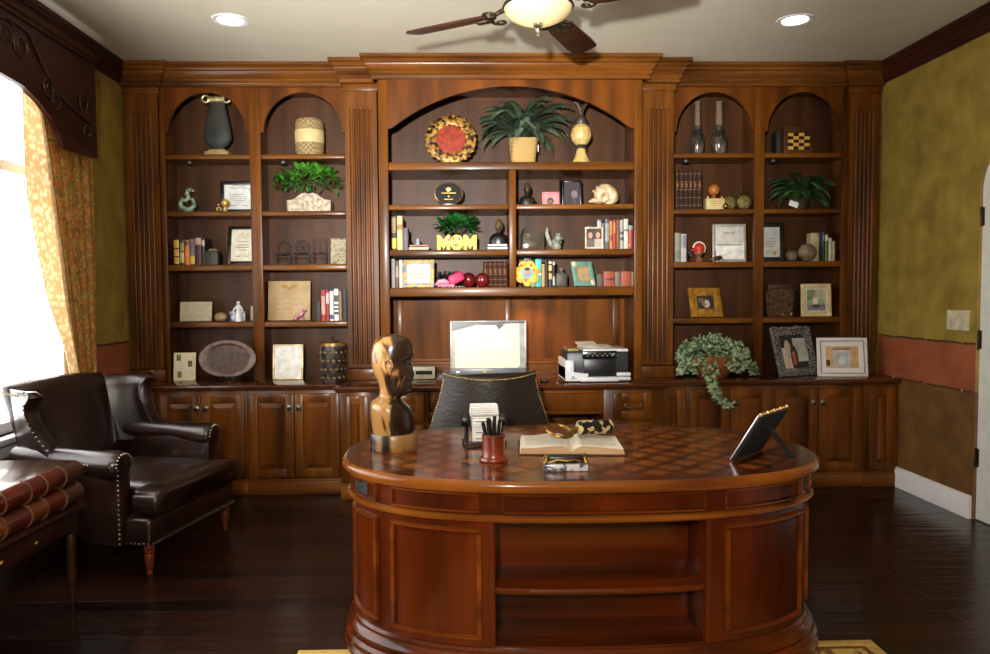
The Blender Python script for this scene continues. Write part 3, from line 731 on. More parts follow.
# back rest
rings = []
for j in range(13):
    v = j/12; z = .36+.575*v
    w = .31+.06*v; xi = -.27-.15*v; th = .13-.03*v
    crest = .012*(1 if j == 12 else 0)
    ring = []
    for k in range(28):
        a = 2*PI*k/28; c_, s_ = cos(a), sin(a)
        yy = w*math.copysign(abs(c_)**.5, c_); xx = th/2*math.copysign(abs(s_)**.6, s_)+.025*(1-(yy/w)**2)*(1 if s_ > 0 else 0)
        zz = z+(.02*(1-(yy/w)**2) if j > 8 else 0)*(j-8)/4
        sh = 1 if j < 11 else (.97 if j == 11 else .80)
        ring.append((xi-th/2+xx*(1 if j < 12 else .6), yy*(1 if j < 12 else .97), zz-(0 if j < 12 else .012)))
    rings.append(ring)
B().loft(rings).build('backrest', LEATHER, wc, ang=60)
for s in (-1, 1):
    # wing: swept sheet from the back post to the flared front edge
    rings = []
    for j in range(11):
        v = j/10; z = .52+.41*v
        fx = -.06-.18*v+.05*math.exp(-((v-.93)/.1)**2) - .05*sin(PI*v)       # front edge x
        fy = .408+.05*v
        bx, by = -.38-.05*v, .335+.02*v
        if j == 10: z -= .015
        N_ = 9; outer = []; inner = []
        for k in range(N_+1):
            u = k/N_; x = bx+(fx-bx)*u; y = by+(fy-by)*u+.02*sin(PI*u)-.0
            hw_ = (.016+.022*u+.012*math.exp(-((u-1)/.15)**2))*(1 if j < 10 else .6)
            outer.append((x-.2*hw_*0, s*(y+hw_), z)); inner.append((x, s*(y-hw_), z))
        tip = [(fx+.03*(1 if j < 10 else .6), s*fy, z)]
        rings.append(outer+tip+inner[::-1])
    B().loft(rings).build('wing', LEATHER, wc, ang=70)
    # arm: rolled top with a lower panel
    b = B()
    pts = [(-.36,s*.40,.575), (-.2,s*.41,.578), (0,s*.415,.572), (.12,s*.415,.560), (.215,s*.412,.556), (.25,s*.41,.554), (.263,s*.41,.553)]
    b.tube(pts, [.055,.058,.058,.068,.075,.066,.02], 18)
    rings = []
    for x, hw_ in ((-.41,.03), (-.40,.04), (.0,.042), (.20,.045), (.24,.045), (.25,.038)):
        rings.append([(x, s*(.395+hw_*math.copysign(abs(cos(a))**.5, cos(a))*1.0), .36+.21*math.copysign(abs(sin(a))**.5, sin(a))) for a in [2*PI*k/20 for k in range(20)]])
    b.loft(rings)
    b.build('arm', LEATHER, wc, ang=60)
    # nailheads: wing edge, arm front, frame, each row a part
    def nail(p, r=.0065): nb.sph(p, r, 6, sz=.9)
    nb = B()
    for k in range(17):
        v = k/16; z = .56+.36*v; fx = -.06-.18*v+.05*math.exp(-((v*1.0-.93)/.1)**2)-.05*sin(PI*v)
        nail((fx-.005, s*(.408+.05*v+.046), z))
    for k in range(9):
        u = k/8; nail((-.24-.17*u, s*(.515-.075*u), .905))
    nb.build('nailhead_row', NAIL, wc); nb = B()
    for k in range(16): nail((.257, s*(.41+.046), .54-.36*k/15))
    for k in range(11):
        a = PI*k/10; nail((.261, s*.41+.058*cos(a), .556+.058*sin(a)))
    nb.build('nailhead_row', NAIL, wc); nb = B()
    for k in range(20): nail((-.1+.33*k/19, s*.477, .58-.02*k/19))
    nb.build('nailhead_row', NAIL, wc); nb = B()
    for k in range(32): nail((-.4+.77*k/31, s*.397, .166))
    nb.build('nailhead_row', NAIL, wc)
b = B()
for k in range(34): b.sph((.388, -.38+.76*k/33, .166), .0065, 6)
b.build('nailhead_row', NAIL, wc)
LEGW = wood('turned leg reddish wood', (110,50,26), (70,28,14), rough=.25)
for x, y in ((.345,-.355), (.345,.355), (-.37,-.34), (-.37,.34)):
    B().lathe([(0,0), (.013,0), (.016,.012), (.012,.02), (.016,.03), (.024,.075), (.026,.095), (.02,.11), (.028,.117), (.028,.126), (.02,.13), (.028,.136), (.028,.16), (0,.16)], (x, y, 0), 16).build('leg', LEGW, wc)

# ================================================================ SWIVEL CHAIR behind the desk
q = atY(490, 400, 4.2)
sw = T('swivel_chair', 'dark crocodile leather swivel chair with nailheads tucked between desk and credenza', 'office chair', (q.x, 4.35, 0))
rings = []
for j in range(15):
    v = j/14; z = .46+.458*v
    w = .40-.155*v+.02*v**6; 
    ring_o = []; ring_i = []
    for k in range(21):
        u = -1+2*k/20; y = -.19+.10*u*u-.03*v; zz = z+(.028*abs(u)**2.2 if j > 10 else 0)*(j-10)/4
        ring_o.append((w*u, y, zz)); ring_i.append((w*u*.97, y+.055+.02*(1-u*u), zz-(.004 if j == 14 else 0)))
    rings.append(ring_o+ring_i[::-1])
B().loft(rings).build('backrest', CROC, sw, ang=60)
b = B()
for k in range(41):
    u = -1+2*k/40; b.sph((.265*u, -.19+.10*u*u-.034, .905+.028*abs(u)**2.2), .0055, 6)
for s in (-1, 1):
    for k in range(30):
        v = k/30; w = .40-.155*v+.02*v**6; b.sph((s*w*.99, -.19+.1-.03*v-.002, .48+.43*v), .0055, 6)
b.build('nailhead_trim', M('brass nailheads', (176,148,96), .35, (130,104,62), metal=.9), sw)
b = B(); cushion(b, -.25, .25, .27, .40, .50, .02); b.build('seat', CROC, sw, ang=60)
for s in (-1, 1):
    b = B(); b.tube([(s*.29,-.03,.68), (s*.335,.03,.665), (s*.335,.12,.655), (s*.32,.2,.64), (s*.31,.22,.56), (s*.29,.2,.46)], [.02,.024,.024,.024,.022,.02], 10); b.build('arm', LEATHER, sw, ang=60)
B().lathe([(.03,.13), (.03,.30), (.05,.31), (.05,.34), (.12,.38), (.12,.41), (0,.41)], n=16).build('gas_column', BLACKP, sw)
for k in range(5):
    a = 2*PI*k/5+.3; m_ = Matrix.Rotation(a, 4, 'Z')
    b = B(); b.tube([m_ @ V(p) for p in ((0,0,.15), (.12,0,.13), (.27,0,.085))], [.035,.03,.02], 8); l_ = b.build('base_arm', DK_V, sw)
    B().lathe([(.0,-.012), (.028,-.012), (.03,-.006), (.03,.006), (.028,.012), (0,.012)], n=14, m=m_ @ TR(.27,0,.03,rx=PI/2)).tube([m_ @ V((.27,0,.09)), m_ @ V((.262,0,.045))], .008, 6).build('caster', BLACKP, l_)

# ================================================================ BOOK-SHAPED SIDE TABLE
stt = T('side_table', 'dark side table shaped like two stacked red leather books, nearest the window', 'side table', (-2.03, 2.955, .034), R(-2.1))
BOOKL = M('book table leather', (72,44,30), .22, (48,28,20), scale=16, coat=.4)
SPRED = M('red leather spine', (98,34,20), .3, (60,20,12), scale=12, coat=.3)
SPOR = M('amber leather spine', (118,60,28), .3, (84,36,16), scale=12, coat=.3)
GILT = M('gilt line', (112,76,46), .5, (80,50,30))
x0, x1, y0, y1 = -.30, .285, -.50, .47
for z0, nm in ((.514, 'upper_book'), (.418, 'lower_book')):
    z1 = z0+.094
    h = .047
    cover = B(); cover.box(x0, x1-.02, y0, y1, z1-.012, z1, .004); cover.box(x0, x1-.02, y0, y1, z0, z0+.012, .004)
    c = cover.build(nm, BOOKL, stt)
    B().box(x0+.015, x1-.03, y0+.015, y1-.015, z0+.01, z1-.01).build('page_block', M('gilt page block', (160,126,74), .6, (126,96,52), scale=80, stretch=(1,1,6)), c)
    secs = [(y0,y0+.13,0), (y0+.13,y0+.30,1), (y0+.30,y0+.42,2), (y0+.42,y0+.58,1), (y0+.58,y0+.69,2), (y0+.69,y0+.83,1), (y0+.83,y1,0)]
    for (a, d_, k) in secs:
        B().prism([(x1-.03+.045*sin(PI*j/12), z0+h-h*cos(PI*j/12)) for j in range(13)], a, d_, 'y').build('spine_section', (BOOKL, SPRED, SPOR if z0 < .5 else SPRED)[k], c)
    for (a, d_, k) in secs[1:]:
        B().tube([(x1-.03+.047*sin(PI*j/12), a, z0+h-(h+.001)*cos(PI*j/12)) for j in range(13)], .004, 6).build('raised_band', GILT, c)
TBW = wood('side table dark wood', (56,30,20), (36,18,12), axis='y', rough=.3)
B().box(x0-.005, x1+.02, y0-.01, y1+.015, .395, .417, .006).build('tabletop', TBW, stt)
B().box(x0+.02, x1-.005, y0+.02, y1-.015, .30, .396, .004).build('apron', TBW, stt)
d = B().box(x1-.006, x1+.003, -.30, .25, .312, .385, .003).build('drawer_front', TBW, stt)
for y in (-.12, .1): B().sph((x1+.014, y, .348), .011, 10).tube([(x1, y, .348), (x1+.01, y, .348)], .005, 6).build('knob', BRASS, d)
for x in (x0+.045, x1-.03):
    for y in (y0+.045, y1-.04):
        B().lathe([(0,-.034), (.008,-.034), (.012,.01), (.01,.035), (.02,.08), (.021,.26), (.015,.28), (.024,.29), (.024,.302), (0,.302)], (x, y, 0), 14).build('leg', TBW, stt)

# ================================================================ THINGS ON THE DESK
# carved bust
def bust_mat():
    mt = bpy.data.materials.new('two-tone carved wood'); mt.use_nodes = True; N, L = nodes(mt); p = N['Principled BSDF']; p.inputs['Roughness'].default_value = .28; p.inputs['Coat Weight'].default_value = .3
    tc = N.new('ShaderNodeTexCoord'); sp = N.new('ShaderNodeSeparateXYZ'); L.new(tc.outputs['Object'], sp.inputs[0])
    mp = N.new('ShaderNodeMapping'); mp.inputs['Scale'].default_value = (1, 1, .45); L.new(tc.outputs['Object'], mp.inputs[0])
    nz = N.new('ShaderNodeTexNoise'); nz.inputs['Scale'].default_value = 11; nz.inputs['Detail'].default_value = 2; nz.inputs['Distortion'].default_value = 1.2; L.new(mp.outputs[0], nz.inputs[0])
    n2 = N.new('ShaderNodeMath'); n2.operation = 'MULTIPLY_ADD'; L.new(nz.outputs[0], n2.inputs[0]); n2.inputs[1].default_value = 2.4; n2.inputs[2].default_value = -.68
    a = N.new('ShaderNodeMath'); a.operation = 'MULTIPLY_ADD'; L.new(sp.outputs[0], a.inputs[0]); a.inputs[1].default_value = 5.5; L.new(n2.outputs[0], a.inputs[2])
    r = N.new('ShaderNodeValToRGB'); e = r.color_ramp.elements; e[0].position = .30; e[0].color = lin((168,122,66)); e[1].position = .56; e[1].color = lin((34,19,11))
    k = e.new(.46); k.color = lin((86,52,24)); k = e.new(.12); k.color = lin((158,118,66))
    L.new(a.outputs[0], r.inputs[0]); L.new(r.outputs[0], p.inputs['Base Color'])
    return mt
BM = bust_mat()
t = T('carved_bust', 'polished two-tone wooden bust of a bald man in profile on the desk', 'sculpture', (-.262, 3.0, ZT+.0003))
K = .00084
rows = [(548,58,252,.085), (520,52,254,.09), (480,48,250,.095), (450,46,243,.10), (425,45,230,.10), (403,48,208,.095), (390,62,197,.075), (378,80,190,.052), (371,86,205,.046), (364,88,230,.05), (355,89,240,.054), (342,90,244,.056), (332,90,247,.057), (326,89,243,.058), (320,88,248,.058), (312,86,240,.06), (300,82,243,.062), (288,76,250,.064), (276,70,256,.066), (262,64,257,.068), (245,58,251,.07), (225,55,246,.072), (205,53,241,.074), (192,53,243,.075), (182,53,251,.076), (168,53,254,.076), (145,55,253,.076), (122,62,247,.073), (104,74,236,.066), (90,92,220,.052), (80,115,195,.034), (75,145,170,.01)]
rings = []
for y, xb, xf, w in rows:
    xm, hx = ((xb+xf)/2-155)*K, (xf-xb)/2*K
    face = 1 if 130 < y < 370 else 0
    rings.append([(xm+hx*cos(a), w*sin(a)*(1-(.42 if face else .1)*max(0, cos(a))**1.5), (625-y)*K) for a in [2*PI*k/36 for k in range(36)]])
hd = B().loft(rings)
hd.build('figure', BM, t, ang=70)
for s in (-1, 1):
    b = B(); ex, ez = (138-155)*K, (625-228)*K
    pts = [(ex+.017*cos(a)*(1 if sin(a) > -.3 else .6)+.002, s*(.070+.006*(cos(a) < 0)), ez+.034*sin(a)) for a in [2*PI*k/18 for k in range(18)]]
    b.tube(pts, .0075, 8, True); b.sph((ex+.004, s*.068, ez), .014, 10, sy=.4, sz=1.9); b.build('ear', BM, t, ang=70)
    b = B(); b.sph((.062, s*.036, (625-205)*K), .011, 10, sx=.6, sz=.55); b.build('eye', BM, t, ang=70)
    B().tube([(.068,s*.012,(625-186)*K), (.062,s*.034,(625-180)*K), (.044,s*.052,(625-186)*K)], [.005,.008,.004], 8).build('brow', BM, t, ang=70)
B().lathe([(0,0), (.093,0), (.096,.006), (.094,.03), (.096,.058), (.092,.066), (0,.066)], n=40).build('base', M('striped carved base wood', (150,112,66), .3, (40,26,16), scale=9, stretch=(1,1,.1), detail=1, pos=(.47,.55)), t)
# rotary card file
t = T('rotary_card_file', 'black rotary card file full of white cards behind the pen cup', 'card file', (.105, 3.08, ZT), R(4))
CARD = M('index card', (232,230,226), .7, (208,205,200), scale=4)
b = B(); b.tube([(-.085,.03,.008), (-.085,-.05,.008), (.085,-.05,.008), (.085,.03,.008)], .007, 8)
for s in (-1, 1): b.tube([(s*.075,-.05,.01), (s*.072,.0,.07), (s*.075,.04,.01)], .006, 8)
b.build('stand', BLACKP, t)
for s in (-1, 1): B().lathe([(0,-.016), (.026,-.016), (.028,-.012), (.028,.012), (.026,.016), (0,.016)], n=20, m=TR(s*.078,0,.1,ry=PI/2)).build('knob', BLACKP, t)
b = B()
for k in range(17):
    a = R(-60+k*9.5); rr = .075
    mm = TR(0,0,.085) @ Matrix.Rotation(a, 4, 'X')
    b.box(-.055, .055, -.0018, .0018, .02, .078 if k % 4 else .083, 0, m=mm)
b.box(-.054, .054, -.062, -.052, .02, .115, .002)
b.build('cards', CARD, t)
b = B()
for z in (.03,.055,.078,.1): b.box(-.04, .03, -.0635, -.062, z, z+.003)
b.build('card_writing', INK, t)
# pen cup and pens
t = T('pen_cup', 'round red-brown leather pen cup at the front of the desk', 'pen holder', (.130, 2.765, ZT+.0003))
CUP = M('oxblood leather', (132,50,24), .28, (104,36,17), scale=18, coat=.3)
B().lathe([(0,0), (.053,0), (.055,.004), (.052,.012), (.045,.016), (.043,.022), (.0425,.092), (.044,.097), (.040,.099), (.038,.092), (.038,.02), (0,.02)], n=36).build('body', CUP, t)
B().lathe([(.0431,.086), (.0445,.088), (.0445,.091), (.0431,.093)], n=36).build('stitched_rim', M('rim leather', (92,32,18), .4), t)
for k in range(11):
    a = 2*PI*k/11+.2; r0 = .021; dx, dy = cos(a)*(.024 if k % 2 else .015), sin(a)*(.024 if k % 2 else .015)
    h = .142+.02*((k*37) % 5)/4
    pen = B().tube([(dx*.5, dy*.5, .0215), (dx*1.55, dy*1.55, h*.93), (dx*1.62, dy*1.62, h)], [.0055,.007,.006], 8)
    o = pen.build('pen', M('black pen barrel', (22,22,24), .3), None, loc=(.130, 2.765, ZT+.0003))
    tag(o, 'black pen standing in the red-brown leather pen cup', 'pen', 'pens in the pen cup')
    B().tube([(dx*1.6+.007*cos(a), dy*1.6+.007*sin(a), h*.98), (dx*1.3+.0075*cos(a), dy*1.3+.0075*sin(a), h*.74)], .0014, 5).build('pocket_clip', CHROME, o)
# open book
t = T('open_book', 'thick open book with cream pages lying under the magnifying glass', 'book', (.445, 2.955, ZT+.0003), R(-5))
def lobe(sg):
    top = [(0,.012), (.012,.026), (.04,.036), (.09,.034), (.14,.028), (.195,.026)]
    return [(0,.004), (.2,.004)]+[(x+.0*z, z) for x, z in top[::-1]]
for sg in (-1, 1):
    p_ = [(sg*x, z) for x, z in lobe(sg)]
    B().prism(p_, -.13, .13, 'y').build('page_block', M('book paper', (244,238,226), .75, (238,230,214), scale=70, stretch=(.1,.1,3)), t, ang=20)
    B().prism(p_, -.1308, -.1301, 'y').build('page_edge', M('tan page edge', (206,172,134), .8, (184,146,108), scale=60, stretch=(.1,.1,4)), t, ang=20)
    b = B()
    for col in (0,):
        for k in range(15):
            y = .105-.0145*k
            x0_, x1_ = .03, .178-(.05 if k % 5 == 4 else 0)
            n = 6; pl = []
            zf = lambda x: .0362 if x < .045 else .0366-.009*(x-.04)/.15
            b.add([(sg*(x0_+(x1_-x0_)*i/n), y+dy, zf(x0_+(x1_-x0_)*i/n)+.0007-(.0 if x0_ else 0)) for i in range(n+1) for dy in (0,.0035)], [(2*i, 2*i+1, 2*i+3, 2*i+2) for i in range(n)])
    b.build('printed_lines', M('printed text grey', (172,164,150), .8), t)
B().box(-.208, .208, -.137, .137, 0, .005, .002).build('cover', M('book cloth brown', (82,48,30), .7), t)
# magnifying glass
t = T('magnifying_glass', 'brass-rimmed magnifying glass with a fat black and cream handle on the open book', 'magnifying glass', (.405, 2.97, .834), R(22)); t.rotation_euler = (R(19), R(4), R(24))
B().tube([(.055*cos(a), .055*sin(a), 0) for a in [2*PI*k/32 for k in range(32)]], .0065, 8, True).build('rim', BRASS, t)
B().lathe([(0,-.004), (.03,-.003), (.052,0), (.03,.003), (0,.004)], n=28).build('lens', THIN, t)
B().tube([(.055,0,0), (.085,0,.01)], .008, 8).build('ferrule', BRASS, t)
HND = M('inlaid handle', (198,180,130), .35, (26,22,20), scale=34, tex='noise', detail=0, pos=(.5,.53))
B().lathe([(0,0), (.02,0), (.028,.006), (.03,.02), (.029,.10), (.031,.15), (.022,.162), (0,.164)], n=20, m=TR(.085,0,.012,ry=PI/2-.03)).build('handle', HND, t)
# crystal card holder
t = T('card_holder', 'low crystal and gold card holder in front of the open book', 'card holder', (.375, 2.60, ZT+.0003), R(-1))
B().box(-.077, .077, -.035, .035, 0, .026, .005).build('crystal_base', M('faceted crystal', (200,200,204), .12, (84,84,90), scale=40, detail=1, coat=.6, pos=(.42,.58)), t)
B().box(-.06, .06, -.02, .028, .0262, .05, .004).build('tray', BLACKP, t)
for s in (-1, 1): B().tube([(s*.072,-.03,.028), (s*.066,-.02,.046), (s*.07,.0,.052), (s*.066,.02,.046), (s*.072,.03,.028)], .006, 8).build('gold_bracket', BRASS, t)
B().tube([(-.06,-.022,.03), (-.03,-.026,.04), (0,-.028,.036), (.03,-.026,.04), (.06,-.022,.03)], .0045, 8).build('front_scroll', BRASS, t)
# easel-back frame seen from behind
p0 = V((.996, 2.69, ZT+.005)); wv = V((.19, .20, 0)); uv = V((.075, -.075, .175)).normalized()
ex, ey = wv.normalized(), None
nrm = ex.cross(uv).normalized()          # towards the camera side (back of the frame)
fm = Matrix((ex, uv, nrm)).transposed().to_4x4(); fm.translation = p0+wv/2
t = T('photo_frame', 'easel-back photo frame with a jewelled edge seen from behind on the desk', 'photo frame', p0+wv/2)
fmL = Matrix.Translation(-(p0+wv/2)) @ fm
W2, HH = wv.length/2, .205
B().box(-W2+.004, W2-.004, .004, HH-.004, .003, .010, .001, m=fmL).build('backing', M('black velvet', (17,16,16), .9), t)
B().box(-W2, W2, .0, HH, -.006, .003, .002, m=fmL).build('silver_frame', M('silver edge', (190,190,196), .22, metal=1), t)
b = B()
for k in range(9): b.sph((-W2+.012+(2*W2-.024)*k/8, HH+.003, 0), .005 if k % 2 else .0075, 8, m=fmL)
b.build('jewels', M('gold jewels', (236,206,150), .15, (206,160,96), metal=.6), t)
B().box(-.03, .03, 0, .012, 0, .012, .003, m=fmL @ TR(0,.0,-.03)).build('front_foot', BLACKF, t) if False else None
hinge = fmL @ V((.01, HH*.68, .012)); foot = V((.146, -.062, .0045))
sd = (foot-hinge); sx = ex*.022
B().add([tuple(hinge-sx), tuple(hinge+sx), tuple(foot+sx*1.3), tuple(foot-sx*1.3)]+[tuple(q+nrm*.005) for q in (hinge-sx, hinge+sx, foot+sx*1.3, foot-sx*1.3)], [(0,1,2,3), (4,5,6,7), (0,1,5,4), (1,2,6,5), (2,3,7,6), (3,0,4,7)]).build('easel_leg', M('black velvet', (17,16,16)), t)
# ================================================================ THINGS ON THE SHELVES
S1, S2, S3, S4 = [z1 for z0, z1 in SH]
C1, C2, C3, C4 = [z1 for z0, z1 in MB_]
EPS = .0006
def fit(px0, px1, py0, Y, zb):
    a, c = atY(px0, py0, Y), atY(px1, py0, Y)
    return (a.x+c.x)/2, c.x-a.x, a.z-zb-EPS
def col(c, rough=.6, **k): return M('colour %d %d %d' % c, c, rough, **k)
def book(label, px0, px1, py0, zb, Yf, c, depth=.15, bands=(), group=None, rough=.55, pages=True):
    label = label.replace('with cream blocks, ', '').replace('tall black and gold book, leftmost', 'black and gold book, leftmost')
    x, w, h = fit(px0, px1, py0, Yf, zb); w -= .0012
    t = T('book', label, 'book', (x, Yf+depth/2, zb+EPS), 0, group)
    b = B(); hw, hd = w/2, depth/2
    cb = min(.003, w*.15)
    b.box(-hw, -hw+cb, -hd+.003, hd, 0, h); b.box(hw-cb, hw, -hd+.003, hd, 0, h)
    n = 6
    b.prism([(-hw+w*k/n, -hd-.004*sin(PI*k/n)) for k in range(n+1)]+[(hw, -hd+.004), (-hw, -hd+.004)], 0, h, 'z')
    b.build('cover', col(c, rough), t)
    if pages: B().box(-hw+cb, hw-cb, -hd+.004, hd-.005, .004, h-.004).build('page_block', PAGES, t)
    if bands:
        b = B(); mats = []
        for f0, f1, bc in bands:
            mats.append(col(bc, .5)); b.i = len(mats)-1
            b.prism([(-hw*.96+w*.96*k/n, -hd-.0009-.004*sin(PI*k/n)) for k in range(n+1)]+[(hw*.96, -hd+.002), (-hw*.96, -hd+.002)], h*f0, h*f1, 'z')
        b.build('spine_label', mats, t)
    return t
def flat_book(label, px0, px1, z0, th, Y, c, depth=.12, group=None):
    a, d = atY(px0, 240, Y), atY(px1, 240, Y); w = d.x-a.x
    t = T('book', label, 'book', ((a.x+d.x)/2, Y+depth/2, z0+EPS), 0, group)
    b = B(); b.box(-w/2, w/2, -depth/2, depth/2, 0, .003); b.box(-w/2, w/2, -depth/2, depth/2, th-.0035, th-EPS); b.box(-w/2, w/2, -depth/2, -depth/2+.003, .0, th-EPS)
    b.build('cover', col(c), t)
    B().box(-w/2+.004, w/2-.004, -depth/2+.003, depth/2-.004, .003, th-.0035).build('page_block', PAGES, t)
def frame(label, px0, px1, py0, zb, Y, fm, bw=.018, pics=(), mat=None, matw=0, tilt=8, rz=0, name='photo_frame', cat='photo frame', glass=False, th=.014, border_extra=None, group=None):
    x, w, h = fit(px0, px1, py0, Y, zb); h /= cos(R(tilt))
    if rz: w /= cos(R(rz))
    t = T(name, label, cat, (x, Y, zb+EPS+.012*sin(R(tilt))), R(rz), group, rx=-R(tilt))
    hw = w/2
    b = B()
    b.box(-hw, -hw+bw, -th/2, th/2, 0, h, .003); b.box(hw-bw, hw, -th/2, th/2, 0, h, .003)
    b.box(-hw+bw, hw-bw, -th/2, th/2, 0, bw, .003); b.box(-hw+bw, hw-bw, -th/2, th/2, h-bw, h, .003)
    b.build('border', fm, t)
    if border_extra: border_extra(t, hw, h, bw, th)
    a0, a1, c0, c1 = -hw+bw-.002, hw-bw+.002, bw-.002, h-bw+.002
    if mat:
        B().box(a0, a1, -.001, .003, c0, c1).build('mount', mat, t)
        a0, a1, c0, c1 = a0+matw, a1-matw, c0+matw, c1-matw
    if pics is not None:
        b = B(); mats = []
        for k, (u0, u1, v0, v1, mt, *el) in enumerate(pics):
            mats.append(mt if not isinstance(mt, tuple) else col(mt, .5)); b.i = k
            yy = -.0018-.0006*k
            X0, X1, Z0, Z1 = a0+(a1-a0)*u0, a0+(a1-a0)*u1, c0+(c1-c0)*v0, c0+(c1-c0)*v1
            if el and el[0] == 'o':
                b.lathe([(1,-.0003), (1,.0003)], n=20, m=Matrix.Translation(((X0+X1)/2, yy, (Z0+Z1)/2)) @ Matrix.Rotation(PI/2, 4, 'X') @ Matrix.Diagonal(((X1-X0)/2, (Z1-Z0)/2, 1, 1)))
            else: b.box(X0, X1, yy, yy+.0006 if k else .002, Z0, Z1)
        b.build('picture', mats, t)
    bk = B().box(-hw+.004, hw-.004, .003 if False else th/2-.001, th/2+.004, .004, h-.004)
    bk.build('backing', BLACKF, t)
    e = R(tilt)+R(20); L_ = h*.55*cos(R(tilt))/cos(R(20))
    foot = (0, th/2+.004+h*.55*math.tan(R(min(30, tilt+18))), .002)
    if abs(tilt) > 1:
        fy = th/2+.06; fz = -fy*math.tan(R(tilt))*0
        # the strut foot must come down to the shelf: local z so that world z equals the base
        fz = fy*math.sin(R(tilt))/cos(R(tilt))
        B().add([(-.012,th/2+.004,h*.5), (.012,th/2+.004,h*.5), (.014,fy,fz), (-.014,fy,fz), (-.012,th/2+.007,h*.5), (.012,th/2+.007,h*.5), (.014,fy+.003,fz), (-.014,fy+.003,fz)], [(0,1,2,3), (4,5,6,7), (0,1,5,4), (1,2,6,5), (2,3,7,6), (3,0,4,7)]).build('easel_leg', BLACKF, t)
    return t
def lines(rows, c=(120,112,104), u0=.2, u1=.8, hh=.018):
    return [(u0+du, u1-du, v, v+hh, c) for v, du in rows]
def squig(b, x0, x1, y, z, amp, n, r=.0012):
    b.tube([(x0+(x1-x0)*k/(n*6), y, z+amp*sin(k*1.05)+amp*.6*sin(k*.37+1)) for k in range(n*6+1)], r, 5)
def leaf(b, base, d, L_, W_, fold=.25, up=V((0,0,1)), curl=.2):
    d = d.normalized(); s = d.cross(up)
    s = s.normalized() if s.length > 1e-3 else V((1,0,0)); n = s.cross(d)
    P = lambda a, c, e: tuple(base+d*(a*L_)+s*(c*W_)+n*e*L_)
    b.add([P(0,0,0), P(.35,1,fold*.25), P(.35,0,0), P(.35,-1,fold*.25), P(.75,.75,fold*.1-curl*.4), P(.75,0,-curl*.35), P(.75,-.75,fold*.1-curl*.4), P(1,0,-curl)],
          [(0,1,2), (0,2,3), (1,4,5,2), (2,5,6,3), (4,7,5), (5,7,6)])
LEAF = M('bright green leaves', (86,150,44), .45, (38,92,26), scale=22, detail=1)
LEAFD = M('dark green leaves', (44,112,42), .45, (20,62,26), scale=24, detail=1)
FERN = M('fern green', (92,112,80), .6, (46,68,54), scale=16, detail=1)
IVY = M('variegated ivy', (150,166,124), .5, (54,84,52), scale=42, detail=1, pos=(.42,.58))
STEM = M('green stem', (70,84,44), .7)
def clampb(b, lim):
    for v in b.bm.verts:
        for i in range(3):
            lo, hi = lim[i]; v.co[i] = min(max(v.co[i], lo), hi)
def bush(t, c, rx, ry, rz, n, L_, W_, mat, seed, lim=None):
    rnd = random.Random(seed); b = B()
    for k in range(n):
        a, e = rnd.uniform(0, 2*PI), math.asin(rnd.uniform(-.25, 1))
        rr = rnd.uniform(.55, 1)
        d = V((cos(a)*cos(e), sin(a)*cos(e), sin(e)))
        p = V((c[0]+d.x*rx*rr, c[1]+d.y*ry*rr, c[2]+d.z*rz*rr))
        dd = (d+V((rnd.uniform(-.7,.7), rnd.uniform(-.7,.3), rnd.uniform(-.3,.8)))).normalized()
        s_ = rnd.uniform(.7, 1.2); leaf(b, p, dd, L_*s_, W_*s_)
    if lim: clampb(b, lim)
    f = b.build('foliage', mat, t, ang=180)
    b = B()
    for k in range(14):
        a = rnd.uniform(0, 2*PI); q = rnd.uniform(.3, .8)
        b.tube([(c[0]*0+.2*rx*cos(a), .2*ry*sin(a), c[2]-rz*.55), (c[0]+rx*q*cos(a), c[1]+ry*q*sin(a), c[2]+rz*.6*(1-q))], .0016, 5)
    b.build('stem', STEM, t)
def fern(t, c, n, L_, seed, mat, droop=1.0, wl=.035, yk=1.0, a0=0, a1=2*PI, elev=(.25, 1.35), lim=None):
    rnd = random.Random(seed); b = B(); bs = B()
    for k in range(n):
        a = a0+(a1-a0)*(k+rnd.uniform(-.3,.3))/n; e = rnd.uniform(*elev); l = L_*rnd.uniform(.75, 1.1)
        p = V(c); pts = [p.copy()]; N_ = 13
        for j in range(N_):
            d = V((cos(a)*cos(e), yk*sin(a)*cos(e), sin(e))); p = p+d*(l/N_); pts.append(p.copy()); e -= droop*(.08+.13*j/N_)
        bs.tube(pts, [.0022]*6+[.0014]*(len(pts)-6), 5)
        for j in range(1, N_+1):
            d = (pts[j]-pts[j-1]).normalized(); s = d.cross(V((0,0,1)))
            s = s.normalized() if s.length > .05 else V((-sin(a), cos(a), 0))
            w = wl*(sin(PI*min(1, (j+1.2)/(N_+1.6))))**.8
            for f in (0, .5):
                q = pts[j-1].lerp(pts[j], f)
                for sg in (-1, 1): leaf(b, q, s*sg+d*.55, w, w*.17, fold=.1, curl=.25)
    if lim: clampb(b, lim); clampb(bs, lim)
    b.build('frond', mat, t, ang=180); bs.build('stem', STEM, t)

# ---------------------------------------------------------------- left bookcase, first column
YI = 5.50
